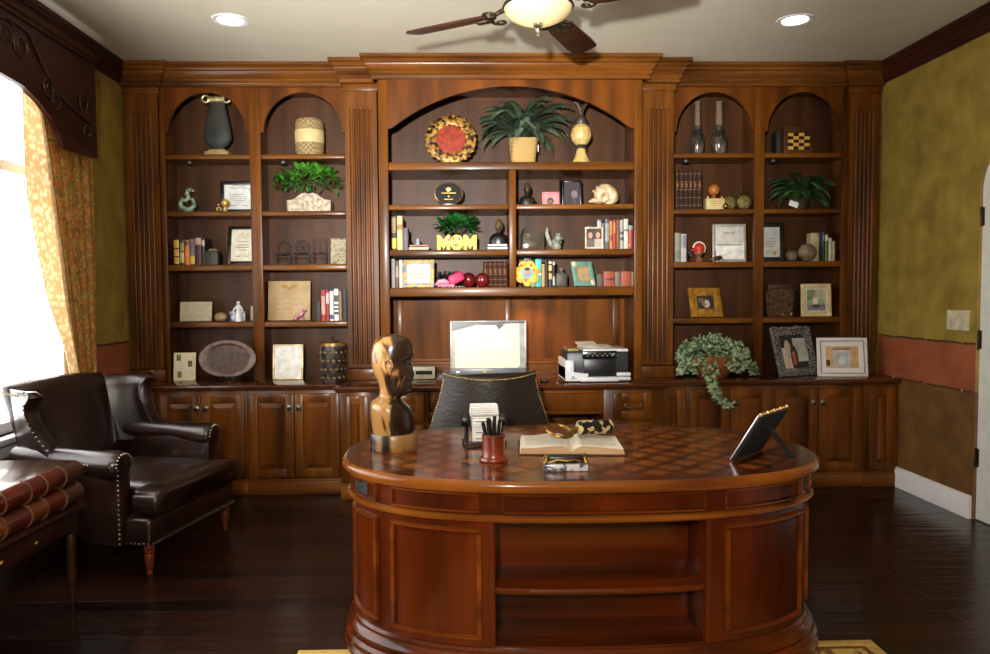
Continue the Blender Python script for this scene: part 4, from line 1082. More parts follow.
# scroll-topped plaque
x, w, h = fit(200, 232, 95, 5.50, S1)
t = T('scroll_topped_ornament', 'dark bell-shaped ornament with a pale brass scroll on top, on a tan foot', 'ornament', (x, 5.52, S1+EPS))
GUN = M('dark verdigris metal', (54,54,48), .55, (38,39,35), metal=.0, scale=8, spec=.3)
B().box(-.085, .085, -.045, .045, 0, .03, .004).box(-.06, .06, -.03, .03, .03, .045, .004).build('foot', M('tan stone foot', (158,134,88), .7, (132,108,66), scale=30), t)
B().lathe([(0,.045), (.05,.045), (.045,.06), (.075,.08), (.098,.115), (.10,.15), (.09,.22), (.074,.29), (.064,.34), (.058,.38), (0,.385)], n=30, sy=.36).build('body', GUN, t)
SCR = M('pale brass', (206,190,142), .35, (160,136,84), metal=.5, scale=30)
b = B()
b.tube([(-.06,-.01,.405), (.06,-.01,.405)], .022, 14)
for s in (-1, 1): b.tube([(s*.075+s*.024*cos(a), -.024, .405+.024*sin(a)) for a in [2*PI*k/18 for k in range(18)]], .0075, 8, True)
b.build('scroll', SCR, t)
B().tube([(-.01,-.04,.427), (.06,-.03,.44), (.075,-.02,.425)], .004, 6).build('ribbon', CHROME, t)
# green glass serpent
x, w, h = fit(177, 197, 187, YI, S2)
t = T('glass_seahorse', 'pale green glass seahorse curled into a loop', 'figurine', (x, YI, S2+EPS))
GG = M('sea green glass', (150,176,150), .1, (84,112,92), coat=.8, scale=25)
b = B(); pts = [(.03+.005, 0, .10), (.045,0,.075), (.052,0,.05), (.03,0,.026), (-.005,0,.022), (-.04,0,.035), (-.052,0,.065), (-.035,0,.095), (-.01,0,.085), (.01,0,.10), (.0,0,.135), (.005,0,.165)]
b.tube(pts, [.010,.014,.016,.017,.017,.017,.016,.015,.016,.018,.016,.012], 12); b.build('body', GG, t, ang=70)
B().sph((.022,-.002,.163), .017, 12, sx=1.3).tube([(.035,0,.16), (.052,0,.15)], [.009,.004], 8).build('head', GG, t)
B().lathe([(0,0), (.04,0), (.036,.006), (0,.008)], n=20).build('base', GG, t)
b = B(); leaf(b, V((-.02,0,.09)), V((-.4,0,.9)), .05, .02); leaf(b, V((.0,0,.14)), V((.6,0,.6)), .05, .016); b.build('fin', GG, t)
# tiny gold figurine with ball
x, w, h = fit(216, 230, 199, YI-.03, S2)
t = T('gold_ball_ornament', 'small gold ball ornament with a curled stem in front of the framed certificate', 'ornament', (x, YI-.03, S2+EPS))
GOLDM = M('gold gilt', (226,192,110), .35, (190,146,70), metal=.5, scale=30)
B().sph((.016,0,.062), .031, 16).build('ball', GOLDM, t)
B().lathe([(0,0), (.02,0), (.016,.006), (.008,.012), (.008,.034), (0,.034)], (.016,0,0), 14).build('pedestal', GOLDM, t)
b = B(); b.tube([(-.032+.014*cos(a), 0, .018+.014*sin(a)) for a in [2*PI*k/14-.6 for k in range(11)]], .005, 8); b.sph((-.034,0,.05), .008, 8); b.sph((-.03,0,.005), .005, 6); b.build('curl', GOLDM, t)
# certificates
def cert(label, px0, px1, py0, zb, Y, bw, paper, tilt, head, rz=0, seal=None):
    pics = [(0,1,0,1,paper)]+[(a, c, v, v+.022, (128,122,116)) for a, c, v in ((.3,.7,.60), (.25,.75,.5), (.22,.78,.42), (.3,.7,.34), (.2,.42,.15), (.58,.8,.15))]
    if seal: pics.append(seal)
    t = frame(label, px0, px1, py0, zb, Y, BLACKF, bw, pics, tilt=tilt, rz=rz, name='framed_certificate', cat='certificate')
    x, w, h = fit(px0, px1, py0, Y, zb)
    b = B()
    if head == 'script':
        squig(b, -w*.30, w*.30, -.007, h*.78, h*.028, 5); b.tube([(-w*.2, -.007, h*.86), (w*.2, -.007, h*.86)], .0012, 5)
    elif head == 'bird':
        squig(b, -w*.12, w*.1, -.007, h*.74, h*.05, 1); squig(b, -w*.05, w*.12, -.007, h*.79, h*.04, 1)
    if head: b.build('heading', INK, t)
    return t
cert('black-framed certificate with scripted heading behind the small gold ball', 220, 257, 181, S2, 5.57, .028, (226,228,226), 3, 'script')
cert('leaning black-framed certificate with a cream sheet, beside the row of small books', 226, 256, 226, S3, 5.53, .026, (232,226,204), 13, 'bird')
# books
YB_ = 5.455
LB = ' on the shelf with the leaning cream certificate'
book('yellow and black spined book, leftmost'+LB, 173.5, 179, 239, S3, YB_, (60,50,30), bands=((.05,.3,(214,160,50)), (.35,.6,(196,150,60)), (.66,.95,(216,168,56))))
book('black book with cream blocks, second in the row'+LB, 179.5, 184, 240, S3, YB_, (30,30,28), bands=((.1,.5,(196,170,110)), (.55,.9,(150,140,70))))
book('orange book, third in the row'+LB, 184.5, 189, 240, S3, YB_, (220,120,40), bands=((.78,.95,(70,60,44)),))
book('grey-blue book with a yellow foot band'+LB, 189.5, 194.5, 239, S3, YB_, (92,96,104), bands=((.05,.35,(210,170,50)),))
book('maroon book with a cream top band'+LB, 195, 201, 237, S3, YB_, (70,24,22), bands=((.72,.96,(186,150,120)),))
book('thin dark book right of the maroon book'+LB, 201.3, 204.5, 238, S3, YB_, (34,26,26), bands=((.7,.92,(190,180,170)),))
x, w, h = fit(206.5, 218.5, 248, 5.49, S3)
t = T('lidded_box', 'dark cube box with a pale pebble lid next to the maroon book', 'box', (x, 5.50, S3+EPS))
B().box(-.046, .046, -.046, .046, 0, .10, .004).build('body', M('dark slate', (48,46,42), .5, (34,32,30), scale=12), t)
B().sph((0,0,.108), .036, 14, sz=.35).build('lid', M('pale olive pebble', (140,134,100), .5), t)
# shelf 4
x, w, h = fit(179, 211, 302, 5.52, S4)
t = T('engraved_plaque', 'cream stone plaque leaning on the shelf below the small book row', 'plaque', (x, 5.53, S4+EPS+.001), 0, rx=-R(8))
CREAM = M('cream stone', (204,194,168), .7, (186,174,146), scale=40)
B().box(-w/2, w/2, -.008, .008, 0, h, .003).build('slab', CREAM, t)
b = B(); 
for k in range(7): squig(b, -w*.38, w*.38*(.6 if k == 6 else 1), -.0085, h*(.84-.11*k), h*.012, 6, .0009)
b.build('engraving', M('engraving grey', (150,140,118), .8), t)
o = B().lathe([(.001,0), (.022,.003), (.036,.016), (.04,.032), (.034,.05), (.02,.062), (.001,.066)], n=22, sx=1.22).build('stone_egg', M('speckled tan stone', (176,152,110), .45, (140,112,74), scale=60, detail=2), None)
x, w, h = fit(213, 229, 312, YI, S4); o.location = (x, YI, S4+EPS); tag(o, 'speckled tan stone egg between the cream plaque and the blue figurine', 'egg')
x, w, h = fit(230, 246, 304, YI, S4)
t = T('porcelain_figurine', 'blue and white porcelain figurine seated on a block', 'figurine', (x, YI, S4+EPS))
B().box(-.055, .055, -.03, .03, 0, .075, .005).build('block', M('delft glaze', (170,176,190), .2, (64,80,124), scale=55, detail=1, coat=.6), t)
PORC = M('white porcelain', (228,228,226), .2, (206,208,212), coat=.5)
B().lathe([(.001,.0), (.03,.0), (.026,.05), (.016,.075), (.024,.095), (.021,.115), (.008,.125), (.001,.125)], (.012,-.032,.0), 16).build('torso', PORC, t)
B().sph((.012,-.032,.135), .014, 12).build('head', PORC, t)
B().tube([(-.012,-.035,.10), (-.022,-.05,.075), (-.004,-.055,.06)], .007, 8).tube([(.036,-.035,.10), (.046,-.05,.075), (.026,-.055,.06)], .007, 8).build('arm', PORC, t)
x, w, h = fit(250, 257.5, 305, 5.56, S4)
t = T('small_plaque', 'small cream plaque half hidden by the divider next to the blue figurine', 'plaque', (x, 5.57, S4+EPS), rx=-R(5))
B().box(-w/2, w/2, -.006, .006, 0, .11, .003).build('slab', CREAM, t)
# counter
x, w, h = fit(173, 195, 353, 5.42, CT)
t = T('card_plaque', 'tall cream card plaque with three small green squares on the left counter end', 'plaque', (x, 5.42, CT+EPS+.001), rx=-R(6))
B().box(-w/2, w/2, -.006, .006, 0, h, .002).build('card', M('ivory card', (232,222,192), .6, (220,208,176), scale=30), t)
for u, v in ((-.25,.82), (.27,.60), (-.2,.22)): B().box(u*w-.018, u*w+.012, -.0075, -.006, v*h-.022, v*h+.022).build('green_square', M('olive print', (120,134,60), .6, (90,70,40), scale=60), t)
x, w, h = fit(200, 257, 341, 5.36, CT)
t = T('oval_tray', 'oval brown silver tray standing upright on a small wire stand', 'tray', (x, 5.33, CT+EPS), rx=0)
TRAY = M('tarnished tray', (108,84,72), .38, (70,52,44), metal=.3, scale=24)
mt_ = Matrix.Translation((0, 0, .165)) @ Matrix.Rotation(PI/2-R(9), 4, 'X') @ Matrix.Diagonal((w/2, (h-.025)/2, 1, 1))
def ell(prof, n=48): return B().lathe(prof, n=n, m=mt_)
ell([(1.0,.004), (1.0,.012), (.96,.014), (.72,.004), (.68,.0)]).lathe([(.72,0), (.0,0), (0,-.006), (.74,-.006), (1.0,.004)], n=48, m=mt_).build('rim', TRAY, t, ang=50)
ell([(.70,.002), (.0,.002), (0,.0005), (.7,.0005)]).build('center', M('engraved silver', (190,184,172), .4, (120,110,98), metal=.3, scale=16, detail=6), t)
b = B()
for s in (-1, 1):
    b.tube([(s*.03,.09,.003), (s*.035,-.02,.004), (s*.045,-.04,.006), (s*.04,-.042,.035), (s*.025,-.045,.05), (s*.01,-.043,.04), (s*.02,-.04,.025)], .003, 6)
b.tube([(-.035,.03,.004), (.035,.03,.004)], .003, 6); b.build('wire_stand', BRONZE, t)
# ---------------------------------------------------------------- left bookcase, second column
x, w, h = fit(294, 323, 119, YI, S1)
t = T('woven_drum', 'woven drum-shaped jar with a pale middle band under the second arch', 'jar', (x, YI+.03, S1+EPS))
r = w/2
B().lathe([(0,0), (r*.86,0), (r*.98,.03), (r,.08), (r,h*.33), (0,h*.33)], n=36).build('lower_weave', M('woven cane', (156,134,90), .8, (118,98,62), scale=58, tex='checker'), t)
B().lathe([(0,h*.33), (r*1.01,h*.33), (r*1.01,h*.68), (0,h*.68)], n=36).build('band', M('plain parchment band', (206,188,136), .75, (188,168,116), scale=8), t)
B().lathe([(0,h*.68), (r,h*.68), (r,h*.85), (r*.95,h*.95), (r*.82,h), (0,h)], n=36).build('upper_weave', M('woven cane', (150,128,84), .8), t)
# planter with bushy plant
x, w, h = fit(287, 330, 193, 5.47, S2)
t = T('stone_planter_plant', 'bushy bright green plant in a carved white stone planter', 'potted plant', (x, 5.53, S2+EPS))
STN = M('carved white stone', (200,186,164), .8, (140,124,104), scale=45, bump=.5, detail=5)
hw = w/2
out = [(-hw,0), (hw,0), (hw+.004,.08)]+[(hw*.75,.085), (hw*.55,.105), (hw*.38,.125), (hw*.2,.134), (.0,.126), (-hw*.2,.134), (-hw*.38,.125), (-hw*.55,.105), (-hw*.75,.085)]+[(-hw-.004,.08)]
B().prism(out, -.06, -.045, 'y').box(-hw, hw, .05, .065, 0, .08).box(-hw, -hw+.015, -.045, .05, 0, .08).box(hw-.015, hw, -.045, .05, 0, .08).box(-hw, hw, -.045, .05, 0, .01).build('planter', STN, t)
B().box(-hw+.015, hw-.015, -.045, .05, .0105, .068).build('soil', SOIL, t)
bush(t, (-.02, .0, .20), .255, .075, .145, 330, .058, .017, LEAF, 3, ((-.262,.262), (-.2,.17), (.05,.362)))
# wire ornaments
WIRE = M('black wire', (30,26,24), .5, (20,18,16), metal=.4)
for k, (a, c, py, lab) in enumerate(((273,291,240,'black wire chair ornament, leftmost of the three'), (291,310,239,'black wire chair ornament with a ring back, middle of the three'), (310,327,239,'black wire chair ornament beside the carved tile'))):
    x, w, h = fit(a, c, py, YI, S3)
    t = T('wire_ornament', lab, 'ornament', (x, YI, S3+EPS), group=None)
    hw = w*.36
    b = B()
    for sx_ in (-1, 1):
        for sy_ in (-1, 1): b.tube([(sx_*hw,sy_*hw*.8,0), (sx_*hw,sy_*hw*.8,h*.45)], .003, 6)
    b.tube([(-hw,-hw*.8,h*.45), (hw,-hw*.8,h*.45), (hw,hw*.8,h*.45), (-hw,hw*.8,h*.45)], .003, 6, True)
    b.tube([(-hw,-hw*.8,.25*h), (hw,hw*.8,.25*h)], .002, 6).tube([(hw,-hw*.8,.25*h), (-hw,hw*.8,.25*h)], .002, 6)
    b.build('seat_frame', WIRE, t)
    b = B()
    if k == 2:
        b.tube([(-hw,hw*.8,h*.45), (-hw,hw*.8,h), (hw,hw*.8,h), (hw,hw*.8,h*.45)], .003, 6); b.tube([(0,hw*.8,h*.45), (0,hw*.8,h)], .002, 6)
    else:
        q = h*.25
        b.tube([(q*cos(a_), hw*.8, h*.73+q*sin(a_)) for a_ in [2*PI*j/18 for j in range(18)]], .003, 6, True)
        if k == 1:
            for a_ in range(6): b.tube([(0,hw*.8,h*.73), (q*cos(a_*PI/3),hw*.8,h*.73+q*sin(a_*PI/3))], .002, 6)
        b.tube([(0,hw*.8,h*.45), (0,hw*.8,h*.5)], .003, 6)
    b.build('back', WIRE, t)
x, w, h = fit(330, 345.5, 238, 5.50, S3)
t = T('carved_tile', 'square carved grey stone tile leaning at the right shelf end', 'tile', (x+.0, 5.52, S3+EPS+.001), rx=-R(7))
B().box(-w/2, w/2, -.012, .012, 0, h, .004).build('slab', M('carved grey stone', (170,160,132), .8, (96,88,70), scale=38, bump=.6, detail=2), t)
b = B()
for i in range(3):
    for j in range(4): b.tube([((i-1)*w*.29+.016*cos(a)*(1-.5*k/14), -.013, h*(.15+.235*j)+.018*sin(a)*(1-.5*k/14)) for k, a in enumerate([2*PI*q/9 for q in range(14)])], .003, 5)
b.build('scroll_relief', M('carved grey stone light', (188,178,150), .8), t)
# parchment plaque, frog
x, w, h = fit(267, 309.5, 281, 5.54, S4)
t = T('parchment_plaque', 'large parchment coloured plaque with handwriting, leaning behind the pink lizard', 'plaque', (x, 5.55, S4+EPS+.001), rx=-R(7))
B().box(-w/2, w/2, -.009, .009, 0, h, .004).build('slab', M('parchment', (186,160,118), .6, (164,136,94), scale=7), t)
b = B()
for k, (u0, u1) in enumerate(((-.36,.3), (-.36,.34), (-.34,.1))): squig(b, u0*w, u1*w, -.0095, h*(.55-.13*k), h*.025, 6, .0011)
b.build('handwriting', M('sepia ink', (128,98,62), .8), t)
b = B(); leaf(b, V((0,-.0098,h*.82)), V((-1,0,.3)), w*.2, h*.05, up=V((0,1,0)), fold=0, curl=0); leaf(b, V((0,-.0098,h*.82)), V((1,0,.35)), w*.22, h*.05, up=V((0,1,0)), fold=0, curl=0); b.sph((0,-.0095,h*.8), .012, 8, sy=.1); b.build('butterfly_mark', M('gold print', (170,132,62), .7), t)
x, w, h = fit(292, 306, 310, 5.46, S4)
t = T('pink_lizard', 'small pink and white lizard figurine in front of the parchment plaque', 'figurine', (x, 5.46, S4+EPS))
PK = M('pink enamel', (206,150,160), .4, (160,84,104), scale=45, detail=1)
B().tube([(-.045,.0,.012), (-.03,0,.022), (-.005,0,.034), (.02,0,.05), (.035,0,.068)], [.008,.015,.018,.014,.010], 10).build('body', PK, t, ang=70)
B().sph((.04,-.002,.078), .014, 10, sx=1.4).build('head', PK, t)
for s in (-1, 1):
    for xx, zz in ((-.025,.018), (.018,.045)): B().tube([(xx,s*.01,zz), (xx+.008,s*.026,zz*.7), (xx+.01,s*.03,.003)], [.005,.004,.003], 6).build('leg', PK, t)
LB = ' on the shelf with the parchment plaque'
book('small dark book, leftmost'+LB, 316, 320.5, 301, S4, YB_, (40,34,30), depth=.12)
book('red book with pale lettering, first of two'+LB, 321, 325.2, 290, S4, YB_, (168,42,36), bands=((.2,.8,(206,150,140)),))
book('red book, second of two, touching a white book'+LB, 325.6, 329, 290, S4, YB_, (150,36,34), bands=((.55,.9,(220,190,180)),))
book('white book with a blue foot mark'+LB, 329.4, 333.4, 291, S4, YB_, (224,222,216), bands=((.05,.2,(50,80,140)),))
book('white book with black lettering, tallest'+LB, 333.8, 338.4, 289, S4, YB_, (230,228,222), bands=((.2,.28,(40,40,44)), (.34,.4,(40,40,44)), (.46,.52,(40,40,44)), (.6,.8,(60,60,64))))
book('brown and cream book'+LB, 338.8, 341.6, 291, S4, YB_, (150,116,84))
book('black book at the right end'+LB, 342, 346.6, 290, S4, YB_, (26,24,24))
# counter
frame('slim cream photo frame with white glare painted over its picture on the counter', 272, 302.5, 345, CT, 5.42, M('champagne metal', (206,188,150), .3, (176,154,116), metal=.4), .014, [(0,1,0,1,(242,240,236))], tilt=7)  # white fill paints the glare on the frame's glass
x, w, h = fit(320, 345.5, 342, 5.28, CT)
t = T('canister', 'round black and gold patterned canister with a gold lid rim', 'canister', (x, 5.28, CT+EPS)); r = w/2
b = B().lathe([(0,0), (r*.97,0), (r,.006), (r,h*.9), (0,h*.9)], n=40); b.i = 1
for j in range(4):
    for k in range(14):
        a = 2*PI*(k+.5*(j % 2))/14; b.sph((r*.995*cos(a), r*.995*sin(a), h*(.12+.21*j)), .012, 8, sx=.5+.5*abs(sin(a)), sy=.5+.5*abs(cos(a)), sz=.8)
b.build('body', [M('black and gold pattern', (58,50,42), .35, (24,22,22), scale=30, tex='checker', coat=.3), M('aged gilt', (146,116,70), .4, (96,78,50), metal=.5, scale=60)], t)
B().lathe([(0,h*.9), (r*1.03,h*.9), (r*1.04,h*.94), (r*1.0,h*.985), (0,h)], n=40).build('lid', M('gold lid', (156,120,66), .35, (112,84,46), metal=.6, scale=24), t)
B().lathe([(.004,0), (.005,.02), (.011,.03), (.008,.042), (0,.045)], (0,0,h-.002), 14).build('finial', BRONZE, t)

# ---------------------------------------------------------------- middle hutch
YC = 5.34
x, w, h = fit(425, 476.5, 117, 5.40, C1)
t = T('ornate_plate', 'round gold filigree plate with a red centre leaning under the wide arch', 'plate', (x, 5.44, C1+EPS)); r = w/2
mt_ = Matrix.Translation((0,0,r*.985+.012)) @ Matrix.Rotation(PI/2-R(10), 4, 'X')
FIL = M('gold and black filigree', (178,128,54), .4, (36,24,16), scale=34, bump=.8, detail=3, metal=.35, pos=(.42,.58))
ring = [(r*.56,.0), (r*.58,.012), (r*.72,.018), (r*.9,.016), (r*.98,.006), (r*.96,-.002), (r*.56,-.004)]
b = B(); b.lathe(ring, n=48, m=mt_)
for k in range(26):
    a = 2*PI*k/26; b.sph((r*.95*cos(a), r*.95*sin(a), .004), r*.085, 8, sz=.6, m=mt_)
b.build('filigree_rim', FIL, t)
B().lathe([(0,.004), (r*.57,.002), (r*.57,-.004), (0,-.004)], n=40, m=mt_).build('red_centre', M('mottled red enamel', (158,52,22), .5, (118,34,14), scale=34, detail=2), t)
for sx_ in (-1, 1): B().tube([(sx_*.05,.10,.003), (sx_*.05,-.03,.004), (sx_*.05,-.05,.008), (sx_*.05,-.048,.03)], .003, 6).build('stand_wire', WIRE, t)
# fern in basket
x, w, h = fit(510, 537.5, 135, 5.36, C1)
t = T('basket_fern', 'large fern in a pale woven basket in the middle of the wide arch', 'potted plant', (x, 5.44, C1+EPS))
BASK = M('pale woven basket', (196,164,100), .8, (150,118,64), scale=150, stretch=(1,1,.6), tex='checker', bump=.3)
B().loft([[(sx_*(.082+.02*z/.19), sy_*(.075+.015*z/.19), z) for sx_, sy_ in ((-1,-.75), (-.75,-1), (.75,-1), (1,-.75), (1,.75), (.75,1), (-.75,1), (-1,.75))] for z in (0, .06, .13, .17, .19)]).build('basket', BASK, t, ang=50)
B().lathe([(0,.1902), (.08,.1902), (.08,.195), (0,.195)], n=20).build('soil', SOIL, t)
fern(t, (0,-.02,.19), 38, .52, 5, FERN, 1.2, .075, .42, elev=(.5, 1.55), lim=((-.31,.37), (-.16,.27), (.004,.52)))
B().box(.106, .112, -.03, .0, .10, .15, .001).build('tag', WHITE, t)
# antler finial ornament
x, w, h = fit(571, 593, 98, 5.36, C1)
t = T('antler_finial_ornament', 'cream ribbed bulb ornament on a flared foot with dark antlers on top', 'ornament', (x, 5.40, C1+EPS)); k_ = h/.45
CRM = M('cream ribbed ceramic', (208,184,118), .45, (178,148,84), scale=7, stretch=(9,9,.4))
DKM = M('dark pewter', (86,78,64), .45, (56,50,42), metal=.5, scale=20)
B().lathe([(0,0), (.075,0), (.07,.015), (.05,.05), (.036,.09), (.03,.115), (0,.115)], n=30).build('foot', CRM, t)
B().lathe([(0,.115), (.036,.115), (.04,.125), (.034,.14), (0,.14)], n=24).build('collar', DKM, t)
B().lathe([(0,.14), (.04,.145), (.068,.18), (.076,.215), (.066,.26), (.045,.285), (0,.287)], n=12).build('bulb', CRM, t, ang=20)
B().lathe([(0,.287), (.04,.287), (.046,.31), (.04,.335), (.022,.352), (0,.354)], n=22).build('cap', DKM, t)
B().tube([(.005,0,.35), (-.008,0,.40), (-.03,0,.44), (-.05,0,.452)], [.013,.012,.010,.005], 8).tube([(.005,0,.35), (.012,0,.40), (.035,0,.435), (.055,0,.44)], [.013,.012,.010,.005], 8).tube([(-.02,0,.43), (-.012,0,.458)], [.006,.002], 6).build('antler', DKM, t)
# award, bust, frames, shell (second level)
x, w, h = fit(434, 463, 181, YC, C2)
t = T('oval_award', 'oval black award plaque with a gold rim, alone on its shelf', 'award', (x, 5.38, C2+EPS)); rx_, rz_ = w/2, (h-.015)/2
mt_ = Matrix.Translation((0,0,.012+rz_)) @ Matrix.Rotation(PI/2-R(5), 4, 'X') @ Matrix.Diagonal((rx_, rz_, 1, 1))
B().lathe([(.90,.004), (.93,.014), (1,.01), (1,-.006), (.9,-.006)], n=44, m=mt_).build('gold_rim', M('rose gold rim', (196,150,96), .3, (160,112,66), metal=.7), t)
B().lathe([(0,.006), (.92,.006), (.92,-.004), (0,-.004)], n=40, m=mt_).build('face', M('black enamel face', (15,14,13), .35, (11,10,10), spec=.2), t)
b = B(); b.sph((0,.38,.0065), .2, 12, sz=.01, m=mt_)
b.box(-.5, .5, .0, .06, .006, .008, m=mt_); b.box(-.06, .06, -.32, -.22, .006, .008, m=mt_); b.box(-.3, .3, -.55, -.49, .006, .008, m=mt_)
b.build('gold_lettering', GOLDM, t)
B().box(-.06, .06, -.025, .03, 0, .008, .002).box(-.055, .055, -.02, -.014, .008, .03, .002).build('foot', BLACKF, t)
x, w, h = fit(519, 536, 182, YC, C2)
def small_bust(name, label, x, Y, zb, h, w, dark, light):
    t = T(name, label, 'sculpture', (x, Y, zb+EPS)); hw = w/2
    B().loft([[(hw*a*q*1.0, hw*.6*bq*q, z*h) for a, bq in [(cos(2*PI*k/20), sin(2*PI*k/20)) for k in range(20)]] for z, q in ((0,.98), (.06,1), (.2,.98), (.3,.9), (.38,.7), (.43,.36), (.47,.28), (.52,.27))]).build('shoulders', dark, t, ang=70)
    B().loft([[(hw*.40*cos(2*PI*k/18)*q, hw*.42*sin(2*PI*k/18)*q-dy*hw, z*h) for k in range(18)] for z, q, dy in ((.5,.45,.0), (.56,.72,.08), (.64,.92,.1), (.74,1,.06), (.84,.98,.02), (.92,.8,0), (.98,.45,0), (1,.05,0))]).sph((0,-hw*.46,.70*h), hw*.09, 8, sz=1.5).build('head', light, t, ang=70)
    for s in (-1, 1): B().sph((s*hw*.40,0,.72*h), hw*.1, 8, sx=.5, sz=1.6).build('ear', light, t)
    return t
DBR = M('dark bronze figure', (46,38,32), .4, (28,24,22), metal=.3, scale=14)
DBL = M('brown bronze figure', (92,72,54), .4, (54,42,34), metal=.3, scale=14)
small_bust('bronze_bust', 'small dark bronze bust standing alone beside the pink photo frame', x, 5.37, C2, h, w, DBR, DBL)
frame('pink photo frame with a dark head in its picture, left of the black frame', 542, 559.5, 192, C2, 5.36, M('pink card', (206,128,136), .6), .012, [(0,1,0,1,(196,140,140)), (.25,.7,0,.6,(40,28,26),'o'), (.35,.6,.1,.42,(146,96,74),'o')], tilt=6)
def wing_(t, hw, h, bw, th):
    B().add([(-hw,th/2,0), (-hw,th/2,h), (-hw-.022,-.06,h*1.02), (-hw-.022,-.06,0), (-hw-.004,th/2+.004,0), (-hw-.004,th/2+.004,h), (-hw-.026,-.056,h*1.02), (-hw-.026,-.056,0)], [(0,1,2,3), (4,5,6,7), (0,1,5,4), (1,2,6,5), (2,3,7,6), (3,0,4,7)]).build('folding_leaf', BLACKF, t)
frame('black folding photo frame with a dark portrait, between the pink frame and shell', 562, 582, 180, C2, 5.40, BLACKF, .016, [(0,1,0,1,(44,30,36)), (.45,.85,.25,.62,(126,104,106),'o'), (.2,.5,0,.4,(26,20,22)), (.55,.75,.05,.3,(66,52,60))], tilt=5, border_extra=wing_)
x, w, h = fit(588, 617, 185, YC, C2)
t = T('conch_shell', 'cream and pearl coiled conch shell at the right of its shelf', 'shell', (x, 5.37, C2+EPS))
SHL = M('pearl shell', (222,204,166), .3, (168,132,88), scale=22, detail=3, coat=.5)
b = B(); pts = []; rd = []
for k in range(44):
    u = k/43; a = -PI*.5+2.6*2*PI*u*.62; q = .062*(1-.80*u)
    pts.append((.02-.02*u+q*cos(a), -.015*u-.02*sin(u*3), .068+q*sin(a)*.95+.006*u)); rd.append(.010+.042*(1-u)**.9)
b.tube(pts, [min(r_, p[2]-.0008) if k < 999 else r_ for k, (r_, p) in enumerate(zip(rd, pts))], 16)
b.build('whorl', SHL, t, ang=80)
B().tube([(-.02,-.01,.045), (-.06,-.015,.035), (-.098,-.015,.028)], [.036,.02,.004], 12).build('siphon', SHL, t, ang=80)
b = B()
for k in range(6): a = .4+k*.45; b.sph((.018+.085*cos(a), -.0, .07+.072*sin(a)), .012, 8)
b.build('knobs', SHL, t)
# third level, left
LB = ' on the shelf with the yellow planter'
book('tall black and gold book, leftmost'+LB, 391.5, 396.2, 216, C3, 5.28, (52,44,32), bands=((.05,.35,(224,190,60)), (.5,.95,(150,126,76))))
book('cream spined book'+LB, 396.8, 402.4, 216, C3, 5.28, (206,180,128), bands=((.6,.75,(150,110,60)),))
book('grey-purple book'+LB, 403, 408, 228, C3, 5.28, (96,86,96))
flat_book('cream book lying flat, lower of two'+LB, 407.8+.8, 428.5, C3, .022, 5.27, (206,190,160))
flat_book('rose edged book lying flat on the cream book'+LB, 409.5, 428, C3+.022, .018, 5.275, (170,120,100), depth=.11)
x, w, h = fit(413, 422, 236, 5.31, C3+.040)
t = T('glass_figurine', 'tiny clear glass figurine on the two flat books', 'figurine', (x, 5.33, C3+.0405))
B().lathe([(0,0), (.02,0), (.018,.006), (.008,.014), (.014,.03), (.004,.045), (0,.05)], n=14).build('body', M('frosted glass', (190,200,206), .15, (150,164,172), alpha=1, coat=.6), t)
o = B().sph((0,0,.034), .034, 14).build('black_ball', BLACKP, None); x, w, h = fit(405, 414, 238, 5.40, C3); o.location = (x, 5.46, C3+EPS+.001); tag(o, 'small black ball in shadow behind the two flat books', 'ball')
# planter with letter-shaped front
x, w, h = fit(437, 476.5, 235, 5.29, C3)
t = T('letter_planter', 'yellow painted letter-shaped planter with a leafy dark green plant', 'potted plant', (x, 5.34, C3+EPS))
YEL = M('yellow paint', (236,210,44), .5, (224,190,36), scale=14)
hw = w/2; H_ = h
def L2(pts, x0, x1): return [(x0+(x1-x0)*u, H_*v) for u, v in pts]
Mp = [(0,0), (.26,0), (.26,.36), (.5,.05), (.74,.36), (.74,0), (1,0), (1,1), (.78,1), (.5,.68), (.22,1), (0,1)]
b = B(); b.prism(L2(Mp, -hw, -hw*.34), -.045, -.03, 'y'); b.prism(L2(Mp, hw*.34, hw), -.045, -.03, 'y')
oo = [(hw*.33*cos(2*PI*k/28), H_*.5+H_*.52*sin(2*PI*k/28)) for k in range(28)]; oo = [(a, max(0, c)) for a, c in oo]
b.prism(oo, -.0452, -.03, 'y'); b.build('letters', YEL, t)
B().box(-hw+.012, hw-.012, -.0295, .05, 0, .05, .004).build('trough', M('brown trough', (70,52,30), .7), t)
b = B(); fl_ = [(.0,.5,(214,80,110)), (.1,.42,(80,120,190)), (-.11,.55,(220,110,130)), (.0,.62,(240,170,180)), (-.02,.36,(90,150,90))]
mats = []
rnd = random.Random(4)
for k in range(22):
    u = rnd.uniform(-.9,.9); v = rnd.uniform(.25,.8) if abs(u) < .3 else rnd.uniform(.3,.75)
    c = rnd.choice([(206,70,90), (80,130,190), (226,150,160), (90,150,90), (120,90,170)]); mats.append(col(c)); b.i = k
    b.sph((u*hw, -.0462, v*H_), .006 if abs(u) > .3 else .009, 8, sy=.15)
b.build('painted_flower', mats, t)
B().box(-hw+.02, hw-.02, -.02, .04, .0502, .056).build('soil', SOIL, t)
bush(t, (.01, .01, .165), .15, .075, .075, 260, .048, .02, LEAFD, 8, ((-.22,.22), (-.2,.17), (.06,.272)))
x, w, h = fit(489, 510.5, 219, YC, C3+.042)
small_bust('portrait_bust', 'black portrait bust with a brown face on two white books', x-.005, 5.36, C3+.042, h, w*.92, M('black stone bust', (22,20,20), .3, (15,14,14)), M('brown face patina', (104,84,54), .35, (48,38,26), scale=24))
flat_book('white book lying flat, lower of two under the portrait bust', 487.5, 507.5, C3, .022, 5.28, (226,222,214), depth=.15)
